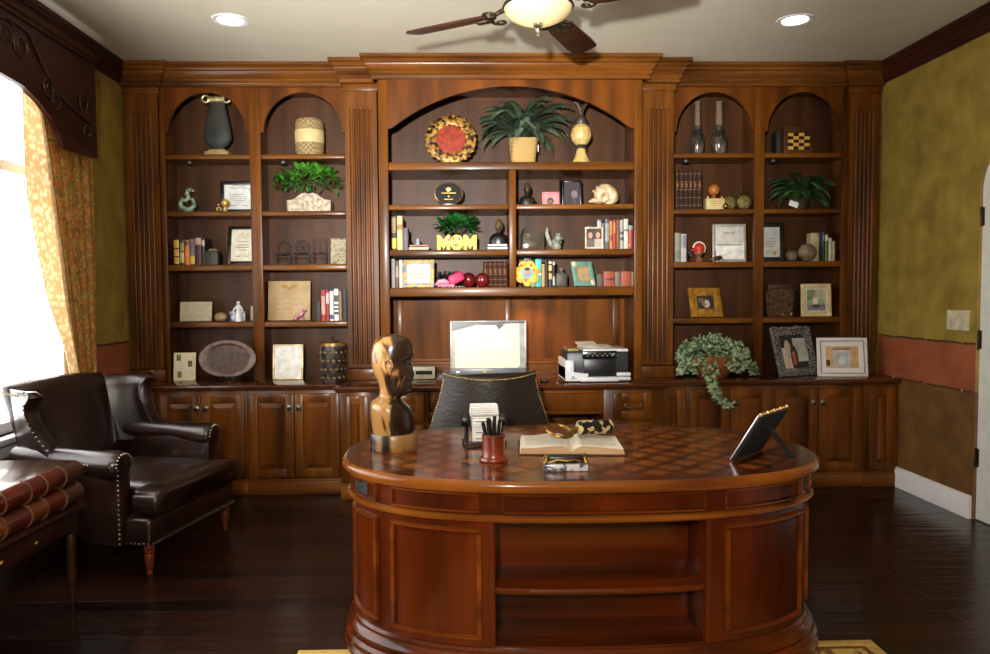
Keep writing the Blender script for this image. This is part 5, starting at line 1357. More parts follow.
flat_book('white book lying flat, directly under the portrait bust', 488, 507, C3+.022, .020, 5.285, (232,228,222), depth=.14)
# third level, right
x, w, h = fit(521, 545, 227, YC, C3)
t = T('glass_plaque', 'clear smoky glass plaque with a dark curled blade at its left edge', 'ornament', (x, 5.38, C3+EPS+.001), rx=-R(4))
B().box(-w/2+.005, w/2, -.004, .004, .0, h*.78, .002).build('glass_plate', M('smoky glass', (120,110,92), .08, (100,90,74), trans=.6, coat=.5), t)
B().tube([(-w/2-.0,-.012,.004), (-w/2+.006,-.014,h*.35), (-w/2+.004,-.014,h*.6), (-w/2+.018,-.014,h*.85), (-w/2+.034,-.014,h*.99)], [.005,.008,.009,.007,.002], 8).build('blade', M('dark green bronze', (44,52,44), .4, (30,34,30), metal=.5), t)
x, w, h = fit(546, 563, 226, YC, C3)
t = T('squirrel_figurine', 'grey-green squirrel figurine with an upright tail', 'figurine', (x, 5.36, C3+EPS))
GRY = M('verdigris grey', (148,156,140), .5, (92,100,88), scale=30)
B().tube([(-.05,0,.16), (-.052,0,.12), (-.04,0,.075), (-.022,0,.035), (-.008,0,.016)], [.006,.015,.017,.016,.012], 10).build('tail', GRY, t, ang=70)
B().lathe([(0,.0), (.03,.002), (.04,.02), (.036,.05), (.022,.075), (0,.082)], (.012,0,0), 16).build('body', GRY, t)
B().sph((.03,-.005,.085), .026, 12, sx=1.1).sph((.02,-.01,.112), .008, 8).sph((.034,-.01,.112), .008, 8).tube([(.052,-.005,.082), (.063,-.005,.078)], [.012,.005], 8).build('head', GRY, t)
for s in (-1, 1): B().tube([(.03,s*.015,.055), (.045,s*.012,.05), (.05,s*.006,.06)], .006, 6).build('paw', GRY, t)
def beads(t, hw, h, bw, th):
    b = B(); 
    for k in range(9): b.sph((-hw+bw/2+(2*hw-bw)*k/8, -th/2, bw/2), .0055, 8); b.sph((-hw+bw/2+(2*hw-bw)*k/8, -th/2, h-bw/2), .0055 if k not in (1,) else .01, 8)
    for k in range(1, 11): b.sph((-hw+bw/2, -th/2, bw/2+(h-bw)*k/11), .0055, 8); b.sph((hw-bw/2, -th/2, bw/2+(h-bw)*k/11), .0055, 8)
    b.build('pearl_beading', M('pearl', (226,214,190), .3, (196,178,146), coat=.5), t)
frame('pearl-beaded photo frame of two people in front of a row of books', 585, 603.5, 227, C3, 5.27, M('pearl frame', (206,192,164), .4), .013, [(0,1,0,1,(52,44,38)), (.0,.48,.42,.95,(40,30,26),'o'), (.52,1,.42,.95,(70,46,32),'o'), (.12,.40,.46,.8,(190,138,112),'o'), (.60,.88,.46,.8,(196,146,120),'o'), (.0,.48,.0,.42,(96,84,80)), (.5,1,.0,.44,(176,160,150))], tilt=4, border_extra=beads)
LB = ' in the row right of the pearl-beaded frame'
YR = 5.315
book('grey book with white specks, half behind the pearl-beaded frame', 597.0, 601.5, 219.5, C3, YR+.012, (92,92,96), bands=((.7,.95,(180,180,182)),))
book('second grey book, half behind the pearl-beaded frame', 601.8, 604.6, 223, C3, YR+.012, (120,112,104))
book('blue-grey book with pale lettering'+LB, 604.9, 609.2, 219, C3, YR, (84,90,102), bands=((.25,.85,(150,154,160)),))
book('orange spined book'+LB, 609.5, 612.6, 221, C3, YR, (206,130,60), bands=((.3,.5,(170,60,30)),))
book('red spined book'+LB, 612.9, 616.2, 220, C3, YR, (156,52,34), bands=((.55,.9,(190,110,70)),))
book('brown spined book'+LB, 616.5, 619.6, 220, C3, YR, (120,80,50))
book('light grey book with dark lettering'+LB, 619.9, 623.6, 220, C3, YR, (170,166,158), bands=((.3,.42,(70,70,70)), (.5,.6,(70,70,70))))
book('white book, tallest'+LB, 623.9, 628.2, 219, C3, YR, (206,200,188), bands=((.6,.66,(110,104,96)),))
x, w, h = fit(628.6, 634.6, 225, YR, C3)
t = T('red_jar', 'cylindrical red label jar with a pale lid at the right shelf end', 'jar', (x, YR+.05, C3+EPS)); r = w/2
B().lathe([(0,0), (r,0), (r,h*.8), (0,h*.8)], n=24).build('body', M('red label', (170,60,44), .45, (196,150,110), scale=40, detail=1, pos=(.2,.45)), t)
B().lathe([(0,h*.8), (r*.98,h*.8), (r*.98,h), (0,h)], n=24).build('lid', M('grey lid', (160,156,148), .4), t)
# fourth level, left
LB = ' on the shelf with the yellow floral frame'
book('pale grey book, leftmost'+LB, 391.3, 395, 259, C4, 5.29, (150,150,150))
book('brown spined book between pale ones'+LB, 395.3, 398.6, 261, C4, 5.29, (110,78,56), bands=((.4,.8,(170,150,130)),))
book('white book beside the yellow floral frame', 398.9, 402.6, 260, C4, 5.29, (196,192,184))
FLO = M('yellow floral frame paint', (206,160,56), .5, (100,126,160), scale=46, detail=1, pos=(.38,.55))
frame('yellow and blue floral frame holding a pink lettered card', 402.5, 434, 260, C4, 5.31, FLO, .03, [(0,1,0,1,(206,194,188)), (.25,.75,.7,.74,(150,160,190)), (.2,.8,.55,.6,(226,150,110)), (.15,.75,.42,.47,(226,150,110)), (.3,.85,.28,.33,(220,160,130))], tilt=6)
# pink slippers and lace
x, w, h = fit(431, 466, 268, YC, C4)
t = T('pink_bonnet', 'bright pink fabric bonnet with trailing ribbon and black lace', 'fabric ornament', (x+.012, 5.325, C4+EPS))
PINK = M('pink satin', (214,70,110), .5, (170,40,84), scale=12)
mmx = TR(.035,-.01,.065,ry=R(-24),rz=R(15))
B().box(-.058, .058, -.05, .05, -.036, .036, .022, m=mmx, seg=4).build('crown', PINK, t, ang=70)
b = B(); b.tube([(-.012,-.05,.03), (-.04,-.055,.045), (-.075,-.05,.042), (-.105,-.045,.018)], [.012,.02,.018,.006], 10); b.tube([(-.09,-.05,.012), (-.05,-.06,.016), (0,-.06,.014), (.03,-.055,.012)], [.006,.011,.011,.008], 8); b.build('ribbon', M('pale pink ribbon', (232,150,170), .5, (206,96,130), scale=20), t, ang=70)
b = B(); rnd = random.Random(6)
for k in range(26):
    u = rnd.uniform(-.085,.06); b.tube([(u,.02+.01*rnd.random(),.06+.03*rnd.random()), (u+rnd.uniform(-.02,.02),-.02,.085+.03*rnd.random()), (u+rnd.uniform(-.03,.03),-.05*rnd.random()-.02,.055)], .0055, 5)
b.build('black_lace', BLACKP, t)
b = B()
for k in range(12): b.sph((-.055+.012*k, -.062, .004), .0042, 6)
b.build('black_and_white_trim', M('houndstooth trim', (230,226,222), .6, (20,20,20), scale=90, tex='checker'), t)
RB = M('maroon gloss', (112,26,30), .2, (84,16,20), coat=.6, scale=6)
x1, w, h = fit(463, 477, 272, 5.36, C4)
for (a, c, Y, lab) in ((461, 476, 5.41, 'maroon glossy ball, left of two, against the pink bonnet'), (475, 489.5, 5.305, 'maroon glossy ball, right of two, beside the dark leather volumes')):
    x, w, h = fit(a, c, 274, Y, C4); r = w/2
    o = T('maroon_ball', lab, 'ball', (x, Y, C4+EPS))
    B().sph((0,0,r*1.0), r, 20, sz=1.0).build('sphere', RB, o); B().lathe([(r*.3,0), (r*.34,.003), (r*.3,.007)], n=16).build('rest_ring', DBR, o)
def leather_set(pxa, pxb, py, zb, Yf, n, label, group, c1, c2):
    mt = M('tooled leather '+group, c1, .7, c2, scale=14, spec=.2)
    gl = M('gilt tooling', (130,84,38), .6, (92,56,24), scale=60)
    for k in range(n):
        a, c = pxa+(pxb-pxa)*k/n, pxa+(pxb-pxa)*(k+1)/n
        x, w, h = fit(a, c, py, Yf, zb); w -= .001
        t = T('leather_volume', label, 'book', (x, Yf+.07, zb+EPS), 0, group)
        b = B().prism([(-w/2+w*j/8, -.07-.006*sin(PI*j/8)) for j in range(9)]+[(w/2,.07), (-w/2,.07)], 0, h, 'z')
        b.i = 1
        for f in (.1,.3,.5,.7,.9): b.prism([(-w*.48+w*.96*j/8, -.0708-.0065*sin(PI*j/8)) for j in range(9)]+[(w*.48,-.068), (-w*.48,-.068)], h*f-.003, h*f+.003, 'z')
        b.prism([(-w*.3+w*.6*j/8, -.0735-.004*sin(PI*j/8)) for j in range(9)]+[(w*.3,-.068), (-w*.3,-.068)], h*.55, h*.66, 'z')
        b.build('cover', [mt, gl], t)
        B().box(-w/2+.002, w/2-.002, -.06, .066, h-.0005, h+.0008).build('page_block', PAGES, t)
leather_set(483.5, 507.5, 261.5, C4, 5.37, 5, 'brown leather volume with gilt bands in the set right of the maroon balls', 'brown leather set beside the maroon balls', (74,42,28), (44,24,18))
# fourth level, right
def petals(t, hw, h, bw, th):
    b = B(); r0 = min(hw, h/2)
    for k in range(7):
        a = 2*PI*k/7+.25; b.sph((hw*.72*cos(a), -.004, h/2+h*.36*sin(a)), r0*.42, 12, sy=.14)
    b.lathe([(r0*.46,-.004), (r0*.62,0), (r0*.46,.004)], n=24, m=TR(0,-.004,h/2,rx=PI/2))
    b.build('petals', M('yellow petals', (238,198,50), .5, (212,140,40), scale=20, detail=1), t)
x, w, h = fit(516, 538.5, 263, 5.27, C4)
t = T('flower_photo_frame', 'yellow flower-shaped photo frame with a round portrait, before the teal book', 'photo frame', (x, 5.285, C4+EPS+.014), rx=-R(5))
petals(t, w/2, h, 0, 0); r0 = w/2*.5
B().lathe([(0,-.003), (r0,-.003), (r0,.003), (0,.003)], n=28, m=TR(0,-.012,h/2,rx=PI/2)).build('picture', col((120,170,200)), t)
B().sph((.0,-.0165,h/2+.004), r0*.5, 12, sy=.1, sz=1.25).build('portrait_face', col((196,140,112)), t)
B().sph((.0,-.0175,h/2+.026), r0*.5, 12, sy=.1, sz=.6).build('portrait_hair', col((58,40,32)), t)
b = B()
for k, c in enumerate(((-.7,.85), (.75,.3), (-.2,-.85), (.45,.85))): b.sph((c[0]*w*.38, -.02, h/2+c[1]*h*.36), .009, 10, sy=.5)
b.build('gems', M('orange gems', (220,96,40), .3, (190,60,50), scale=90, detail=0), t)
B().box(-.02, .02, .0, .03, -.0105, .01, .003).box(-.008, .008, .0, .006, 0, h*.3).build('foot', BLACKF, t)
LB = ' behind the yellow flower frame'
YR4 = 5.315
book('grey-purple book'+LB, 523.5, 530.5, 258.5, C4, YR4, (118,112,122))
book('beige book'+LB+', touching the teal book', 530.8, 534.8, 264, C4, YR4, (168,158,132))
book('bright teal book with a white band, right of the yellow flower frame', 535.2, 541.4, 259, C4, YR4, (44,176,168), bands=((.42,.5,(210,226,220)), (.62,.95,(90,206,200))))
book('tan orange book right of the bright teal book', 541.7, 544.8, 264, C4, YR4, (206,146,84))
book('plain black book right of the tan orange book', 545.1, 548.2, 262, C4, YR4, (28,24,22))
book('black book with gold panels, right of the plain black book', 548.5, 552.2, 260, C4, YR4, (30,26,24), bands=((.28,.5,(200,160,80)), (.6,.8,(226,190,110)), (.86,.95,(200,196,190))))
book('black book with white foot panels, beside the dark ornament box', 552.5, 555.2, 261, C4, YR4, (34,30,28), bands=((.05,.4,(176,172,160)), (.85,.97,(200,190,170))))
x, w, h = fit(556.5, 567.5, 273, YR4, C4)
t = T('ornament_box', 'dark square box with a grey ball lid beside the black books', 'box', (x, YR4+.05, C4+EPS))
B().box(-w/2, w/2, -.04, .04, 0, h, .003).build('body', M('dark mottled metal', (62,56,50), .5, (42,38,34), scale=30), t)
B().lathe([(0,h), (.024,h), (.018,h+.008), (.012,h+.012), (0,h+.012)], n=18).sph((0,0,h+.027), .02, 14).build('lid', M('grey stone lid', (112,98,82), .5), t)
def shells(t, hw, h, bw, th):
    b = B(); b.sph((-hw+.022,-th/2,h-.02), .02, 12, sy=.4); b.sph((hw-.022,-th/2,.028), .02, 12, sy=.4)
    b.build('shell', M('white scallop', (226,212,184), .5, (206,184,150), scale=40), t)
t = frame('teal photo frame with white shells in two corners, leaning', 574, 596.5, 262, C4, 5.33, M('sea teal paint', (120,168,150), .5, (100,148,132)), .034, [(0,1,0,1,(186,154,112)), (.15,.85,.12,.85,(196,166,126))], tilt=16, rz=28, border_extra=shells)
x, w, h = fit(597, 603, 274, 5.36, C4)
o = B().box(-w/2, w/2, -.04, .04, 0, h, .003).build('grey_box', M('grey box board', (92,84,78), .6), None, loc=(x, 5.40, C4+EPS)); tag(o, 'small grey box between the teal frame and the orange-brown volumes', 'box')
LB = ' at the right end below the red jar'
book('orange-brown volume with a dark emblem, first'+LB, 603.6, 614.5, 271.5, C4, 5.29, (150,66,34), bands=((.4,.55,(92,34,22)),), depth=.16)
book('grey volume between two orange-brown ones'+LB, 614.9, 620.6, 272, C4, 5.29, (112,92,80), depth=.16)
book('orange-brown volume without emblem, third'+LB, 621, 631, 271.5, C4, 5.29, (152,70,36), depth=.16)
book('grey-brown volume, last'+LB, 631.3, 636.5, 272, C4, 5.29, (104,84,72), depth=.16)

# ---------------------------------------------------------------- counter in the niche
x, w, h = fit(411.5, 435, 367, 5.35, CT)
t = T('modem', 'small cream modem box on the counter left of the monitor', 'modem', (x, 5.40, CT+EPS))
B().box(-w/2, w/2, -.06, .06, .004, h, .005).build('case', M('cream plastic', (206,198,172), .45), t)
B().box(-w/2+.03, w/2-.02, -.0615, -.0595, h*.4, h*.7).build('front_panel', BLACKP, t)
B().box(-w/2+.02, w/2-.02, -.05, .05, 0, .004).build('feet', BLACKP, t)
# monitor
YMo = 5.27
a, c = atY(450, 321, YMo), atY(526.5, 375, YMo); w = c.x-a.x; xm = (a.x+c.x)/2; zt, zb = a.z, c.z
t = T('monitor', 'silver flat monitor with room reflections painted on its screen behind the swivel chair', 'monitor', (xm, YMo+.04, CT+EPS))
ZL = lambda z: z-CT-EPS
mm = TR(0,0,0)
SIL = M('silver plastic', (186,188,190), .3, (166,168,172), metal=.3)
scr_z0, scr_z1 = ZL(atY(480, 368, YMo).z), ZL(zt)-.008
b = B(); hw = w/2
b.box(-hw, hw, -.04, -.012, scr_z1, ZL(zt), .003)
b.box(-hw, -hw+.012, -.04, -.012, scr_z0-.002, scr_z1+.002, .003); b.box(hw-.012, hw, -.04, -.012, scr_z0-.002, scr_z1+.002, .003)
b.build('bezel', SIL, t)
B().box(-hw, hw, -.04, -.012, ZL(zb), scr_z0, .004).build('chin', M('monitor grey chin', (104,108,112), .35), t)
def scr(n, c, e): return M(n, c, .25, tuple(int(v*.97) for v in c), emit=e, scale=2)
sw_, sz0, sz1 = hw-.011, scr_z0, scr_z1
U = lambda u: -sw_+2*sw_*u
Z_ = lambda v: sz0+(sz1-sz0)*v
s_ = B().box(U(0), U(1), -.034, -.02, sz0-.001, sz1+.001).build('screen', scr('reflection pale', (150,148,128), .55), t)  # pale glow stands in for the room mirrored in the glass
b = B()  # reflected room shapes painted onto the screen, partly glowing
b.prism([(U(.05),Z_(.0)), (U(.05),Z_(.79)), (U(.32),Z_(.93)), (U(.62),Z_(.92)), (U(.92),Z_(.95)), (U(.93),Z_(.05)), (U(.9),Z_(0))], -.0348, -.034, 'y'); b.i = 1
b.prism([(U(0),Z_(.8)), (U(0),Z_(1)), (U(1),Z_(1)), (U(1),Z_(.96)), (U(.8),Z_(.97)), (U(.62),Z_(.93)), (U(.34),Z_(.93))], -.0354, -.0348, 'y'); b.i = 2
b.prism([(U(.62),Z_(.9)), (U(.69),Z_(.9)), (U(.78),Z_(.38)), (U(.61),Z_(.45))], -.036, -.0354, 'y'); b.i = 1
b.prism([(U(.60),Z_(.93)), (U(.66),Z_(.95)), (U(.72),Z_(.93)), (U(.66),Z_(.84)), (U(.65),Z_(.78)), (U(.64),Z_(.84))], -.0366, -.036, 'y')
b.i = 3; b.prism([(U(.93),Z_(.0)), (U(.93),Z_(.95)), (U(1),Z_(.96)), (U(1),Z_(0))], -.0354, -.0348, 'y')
b.build('screen_reflection', [scr('reflection ivory', (214,206,166), .5), M('reflection dark', (34,28,22), .3), scr('reflection white', (240,240,236), .9), M('reflection grey edge', (150,150,138), .3, emit=.25)], s_)
b = B()
for u, c in ((-.8,0), (-.1,1)): b.i = c; b.box(hw*u-.012, hw*u+.012, -.0415, -.039, (ZL(zb)+scr_z0)/2-.007, (ZL(zb)+scr_z0)/2+.007)
b.build('control_buttons', [WHITE, M('yellow sticker', (210,180,40), .5)], t)
B().box(-.03, .03, -.012, .02, .012, .2, .004).build('neck', SIL, t); B().box(-.12, .12, -.06, .09, 0, .014, .005).build('base', SIL, t)
# puck
o = B().box(-.03, .03, -.022, .022, 0, .022, .009).build('computer_mouse', BLACKP, None); x, w, h = fit(539, 550, 378, 5.12, CT); o.location = (x, 5.13, CT+EPS); tag(o, 'small black computer mouse on the counter left of the printer', 'computer mouse')
# printer
YPf = 5.07
a, c = atY(565.5, 385, YPf), atY(632, 345, YPf); w = c.x-a.x; h = atY(600, 344, YPf+.1).z-CT
t = T('printer', 'black and white desktop printer with papers in its top feeder', 'printer', ((a.x+c.x)/2, YPf+.19, CT+EPS)); hw = w/2; yf = -.19
PBK = M('printer charcoal', (44,48,52), .4, (36,39,43)); PWH = M('printer white', (214,214,216), .4, (202,203,206))
B().box(-hw+.012, hw-.015, yf+.03, .19, .04, h-.05, .014).build('body', PBK, t)
b = B(); b.box(-hw, -hw+.06, yf+.005, .19, .012, h*.60, .01); b.prism([(-hw,.012), (-hw+.14,.012), (-hw+.16,.06), (-hw+.06,.07), (-hw,.1)], yf, yf+.35, 'y'); b.box(-hw+.1, hw-.09, yf-.02, yf+.1, .008, .038, .008); b.box(hw-.1, hw-.004, yf+.01, .19, .012, .036, .006); b.box(hw-.1, hw-.004, yf+.01, .19, .042, .066, .006)
b.build('white_side_shell', PWH, t)
B().box(-hw+.13, hw-.11, yf+.018, yf+.04, .045, h*.62, .004).build('paper_slot', BLACKP, t)
B().box(-hw+.12, hw-.10, yf+.012, yf+.034, h*.62+.002, h*.84, .004).build('control_panel', M('printer gloss black', (22,24,28), .15, (16,17,20), coat=.5), t)
b = B(); rnd = random.Random(3)
for k in range(13): xx = -hw+.15+.017*k; b.box(xx, xx+.008, yf+.0105, yf+.0125, h*(.70+.05*(k % 2)), h*(.72+.05*(k % 2)))
b.sph((hw-.13,yf+.012,h*.74), .008, 10, sy=.3)
b.build('buttons', M('button grey', (150,154,158), .4), t)
B().box(-hw+.13, hw-.02, yf+.02, .16, h-.049, h-.03, .006).build('feeder_lid', PWH, t)
b = B()
b.box(-hw+.12, hw-.2, -.06, .16, 0, .002, m=TR(.0,.02,h-.016,rx=R(6),ry=R(-2))); b.box(-hw+.13, hw-.12, -.10, .12, 0, .002, m=TR(.02,.03,h-.024,rx=R(3),ry=R(2)))
o = None
b.build('paper_sheets', PAPER, t)
B().box(-hw+.03, -hw+.11, -.1, .12, h-.05, h-.03, .005).build('input_cover', M('printer brass edge', (156,130,70), .5), t)
B().box(-hw+.03, hw-.03, -.17, .17, 0, .012).build('feet', BLACKP, t)
b = B(); b.box(-hw+.045, -hw+.06, yf-.0007, yf+.002, .035, .045); b.box(-hw+.04, -hw+.075, yf-.0007, yf+.002, .026, .031); b.build('maker_mark', M('mark grey', (110,114,120), .5), t)

# ---------------------------------------------------------------- right bookcase, first column
BOT = M('dark mercury glass', (128,120,108), .12, (52,46,40), metal=.55, scale=9, coat=.5)
for a, c, py, lab in ((691.5, 705.5, 101, 'tall mercury glass bottle with a straw-wrapped neck, left of the pair'), (712, 728.5, 101, 'tall mercury glass bottle with a straw-wrapped neck, right of the pair')):
    x, w, h = fit(a, c, py, YI, S1); r = w/2
    t = T('bottle', lab, 'bottle', (x, YI+.02, S1+EPS))
    B().lathe([(0,0), (r*.72,0), (r*.78,.01), (r*.98,h*.16), (r,h*.26), (r*.86,h*.38), (r*.52,h*.5), (r*.42,h*.56), (0,h*.56)], n=28).build('body', BOT, t)
    B().lathe([(0,h*.545), (r*.45,h*.55), (r*.40,h*.75), (r*.36,h*.97), (r*.42,h*.975), (r*.42,h), (0,h)], n=20).build('wrapped_neck', M('straw wrap', (120,102,76), .8, (86,70,50), scale=90, stretch=(.3,.3,3)), t)
leather_set(675.5, 702, 170, S2, YB_, 6, 'dark brown leather volume with gilt bands in the set left of the trophy ball', 'dark leather set left of the trophy ball', (58,36,26), (36,22,17))
x, w, h = fit(705, 723, 186, YI, S2)
t = T('ball_trophy', 'small amber ball trophy on an inscribed ivory block', 'trophy', (x, YI, S2+EPS)); hw = w/2
B().box(-hw, hw, -.04, .04, 0, .08, .003).build('block', M('ivory block', (210,190,140), .5, (190,168,116), scale=20), t)
b = B()
for k in range(3): b.box(-hw*.7, hw*.7, -.0412, -.04, .024+.017*k, .027+.017*k)
b.build('inscription', M('inscription', (150,128,86), .8), t)
B().sph((0,0,.145), .042, 18).lathe([(.026,.08), (.03,.086), (.014,.094), (.012,.106), (0,.106)], n=16).build('ball', M('amber ball', (176,108,46), .4, (128,70,28), scale=28, bump=.2), t)
b = B()
for s in (-1, 1): b.sph((s*.052, -.02, .089), .010, 10)
b.build('gold_bead', GOLDM, t)
MOSS = M('moss ball', (128,116,60), .9, (72,62,30), scale=40, bump=.6)
for a, c, py, Y, lab in ((722.5, 736, 197, 5.53, 'moss ball, left of two, with a tiny brass bead in front'), (737, 751, 197, 5.49, 'moss ball, right of two, next to the divider')):
    x, w, h = fit(a, c, py, Y, S2); r = w/2
    o = B().sph((0,0,r), r, 22).build('moss_ball', MOSS, None, loc=(x, Y, S2+EPS)); tag(o, lab, 'ball')
x, w, h = fit(722.5, 728.5, 205, 5.455, S2); r = w/2
o = B().sph((0,0,r), r, 14).build('brass_bead', BRASS, None, loc=(x, 5.455, S2+EPS)); tag(o, 'tiny brass bead in front of the left moss ball', 'bead')
LB = ' on the shelf with the silver picture frame'
book('pale green-grey book, leftmost'+LB, 675.2, 680.6, 233, S3, YB_, (150,150,128), bands=((.1,.4,(120,124,112)),))
book('cream and lilac book'+LB, 681, 686.5, 234, S3, YB_, (196,188,180), bands=((.5,.95,(150,144,160)),))
x, w, h = fit(687, 693, 250, 5.5, S3)
t = T('dark_figurine', 'dark lace-like figurine in shadow beside the cream books', 'figurine', (x, 5.57, S3+EPS))
B().lathe([(0,0), (.03,0), (.026,.01), (.012,.03), (.02,.05), (.008,.07), (.014,.085), (0,.1)], n=16).build('body', DBR, t)
b = B()
for k in range(7): a = PI*k/6; b.sph((.03*cos(a), 0, .05+.03*sin(a)), .008, 8)
b.build('lace_beads', M('blue grey bead', (84,88,100), .4), t)
x, w, h = fit(690.5, 705.5, 242, YI, S3)
t = T('red_capped_figurine', 'small figurine with a red and white cap, facing left', 'figurine', (x, 5.49, S3+EPS))
B().lathe([(0,0), (.026,0), (.03,.012), (.02,.035), (.022,.05), (0,.055)], n=16).build('shoulders', M('brown carved face', (150,92,62), .5, (92,50,34), scale=30), t)
B().sph((.002,-.004,.075), .036, 14, sx=.85, sz=1.15).sph((-.03,-.008,.07), .01, 8).build('head', M('brown carved face', (150,92,62), .5), t)
B().sph((.004,.0,.098), .042, 16, sx=1, sz=1.05).sph((-.042,-.005,.088), .012, 8).build('cap', M('red felt', (196,44,30), .6, (166,30,22)), t)
B().tube([(.004+.043*cos(a), .0, .098+.046*sin(a)) for a in [PI*(-.2+1.15*k/14) for k in range(15)]], .009, 8).build('cap_trim', M('white fur', (226,214,200), .9), t)
frame('silver picture frame with painted mirror-like glare and a dark insect ornament before it', 713, 746.5, 224, S3, 5.56, M('brushed silver', (190,188,182), .35, (160,158,152), metal=.4), .022, [(0,1,0,1,(214,210,202)), (0,1,0,.42,(244,242,238)), (.05,.95,.43,.455,(120,116,110)), (.3,.7,.78,.84,(186,176,160))], tilt=4)  # pale sheet and whiter lower half paint a reflection in the glass
x, w, h = fit(708, 728, 254, 5.45, S3)
t = T('insect_ornament', 'small dark metal insect ornament in front of the silver frame', 'ornament', (x, 5.45, S3+EPS))
B().tube([(-.05,0,.016), (-.02,0,.026), (.01,0,.03), (.03,0,.028)], [.006,.016,.015,.009], 10).sph((-.058,0,.016), .012, 10).build('body', M('gilded dark metal', (120,100,60), .35, (40,34,26), metal=.6, scale=50), t)
b = B()
for s in (-1, 1):
    for k in range(3): b.tube([(-.03+.02*k,s*.01,.02), (-.03+.025*k,s*.03,.03), (-.035+.03*k,s*.04,.0025)], .0025, 5)
b.build('leg', DBR, t)
b = B(); leaf(b, V((0,0,.04)), V((.9,0,.25)), .07, .018); leaf(b, V((-.02,0,.04)), V((-.1,0,1)), .05, .01); b.build('wing', M('gilded dark metal', (120,100,60)), t)
GF = M('gold leaf frame', (190,142,50), .4, (140,92,26), metal=.35, scale=26)
frame('wide gold photo frame with a small dark picture, alone on its shelf', 690, 724.5, 288.5, S4, 5.50, GF, .062, [(0,1,0,1,(54,46,42)), (.35,.75,.1,.7,(196,186,176),'o'), (.1,.5,.45,.85,(120,96,80),'o'), (.3,.5,.2,.55,(150,110,90),'o')], tilt=14, rz=14, th=.02)
# trailing ivy
x, w, h = fit(683, 742, 352, 5.35, CT)
t = T('ivy_plant', 'variegated ivy trailing over the counter edge from a terracotta bowl', 'potted plant', (x, 5.36, CT+EPS))
B().lathe([(0,0), (.10,0), (.14,.05), (.175,.12), (.182,.15), (.17,.155), (.16,.135), (0,.13)], n=32).build('pot', M('terracotta bowl', (150,84,44), .6, (118,60,30), scale=14), t)
B().lathe([(0,.1305), (.155,.1365), (.155,.14), (0,.141)], n=20).build('soil', SOIL, t)
rnd = random.Random(21); b = B(); bs = B()
def ivyleaf(p, d, s):
    d = d.normalized(); up = V((rnd.uniform(-.3,.3), -1, rnd.uniform(-.2,.6))).normalized(); sd = d.cross(up).normalized(); n_ = sd.cross(d)
    P = lambda a, c, e=0: tuple(p+d*a*s+sd*c*s+n_*e*s)
    b.add([P(0,0), P(-.15,.35,.05), P(.2,.75,.1), P(.4,.35), P(1,0,-.1), P(.4,-.35), P(.2,-.75,.1), P(-.15,-.35,.05), P(.35,0,.06)], [(0,1,2,8), (8,2,3), (8,3,4), (8,4,5), (8,5,6), (0,8,6,7)])
for k in range(430):
    a, e = rnd.uniform(0, 2*PI), math.asin(rnd.uniform(-.75, 1)); rr = rnd.uniform(.65, 1)
    d = V((cos(a)*cos(e), sin(a)*cos(e)*.7, sin(e)))
    p = V((d.x*.25*rr, d.y*.27*rr-.01, .15+d.z*.165*rr))
    p.z = max(p.z, .045)
    ivyleaf(p, V((d.x+rnd.uniform(-.5,.5), -.3+rnd.uniform(-.4,.2), rnd.uniform(-1,.3))), rnd.uniform(.028,.045))
def vine(pts, n):
    K = 24; q = []
    for k in range(K+1):
        u = k/K*(len(pts)-1); i = min(int(u), len(pts)-2); q.append(V(pts[i]).lerp(V(pts[i+1]), u-i))
    bs.tube(q, .0025, 5)
    for k in range(n):
        p = q[int(K*k/n)]
        for s in (-1, 1): ivyleaf(p+V((s*.012,-.006,0)), V((s*.8+rnd.uniform(-.3,.3), -.2, -.6+rnd.uniform(-.3,.3))), rnd.uniform(.03,.046))
vine([(-.08,-.10,.15), (-.10,-.24,.03), (-.085,-.262,-.02), (-.07,-.265,-.07), (-.055,-.275,-.115), (.0,-.275,-.15), (.045,-.275,-.185)], 17)
vine([(.15,-.05,.16), (.26,-.06,.10), (.285,-.08,.02)], 8); vine([(-.14,-.05,.15), (-.24,-.09,.09), (-.26,-.10,.03)], 7)
b.build('ivy_leaves', IVY, t, ang=180); bs.build('vine', STEM, t)
# ---------------------------------------------------------------- right bookcase, second column
x, w, h = fit(782.5, 811.5, 128, 5.52, S1)
t = T('checkered_box', 'wooden box with a black and gold checkered face under the far right arch', 'box', (x, 5.55, S1+EPS)); hw = w/2
BXW = wood('box walnut', (92,56,30), (58,34,18), axis='x', rough=.4)
B().box(-hw, hw, -.06, .06, 0, h-.012, .005).build('body', BXW, t)
B().box(-hw*.98, hw*1.02, -.062, .062, h-.012, h, .004).build('lid', BXW, t)
b = B()
for i in range(4):
    for j in range(5):
        b.i = (i+j) % 2; X0 = -hw*.74+hw*1.48*i/4; Z0 = h*.16+h*.62*j/5
        b.box(X0, X0+hw*1.48/4, -.0625, -.0595, Z0, Z0+h*.62/5)
b.build('checker_inlay', [M('gold inlay', (206,162,70), .45, (186,138,54), scale=30), BLACKF], t)
x, w, h = fit(774, 779, 132, 5.60, S1)
o = B().box(-w/2, w/2, -.05, .05, 0, h, .004).build('dark_box', M('dark green box', (40,42,34), .6, (28,28,24), scale=20), None, loc=(x, 5.60, S1+EPS)); tag(o, 'narrow dark green box in shadow left of the checkered box', 'box')
x = atY(800, 212, 5.5).x
t = T('shelf_fern', 'spreading green fern filling the second shelf of the far right column', 'potted plant', (x, 5.53, S2+EPS))
B().lathe([(0,0), (.06,0), (.075,.06), (.08,.075), (.07,.075), (0,.07)], n=22).build('pot', M('dark pot', (52,40,30), .6), t)
B().lathe([(0,.0705), (.065,.076), (0,.08)], n=16).build('soil', SOIL, t)
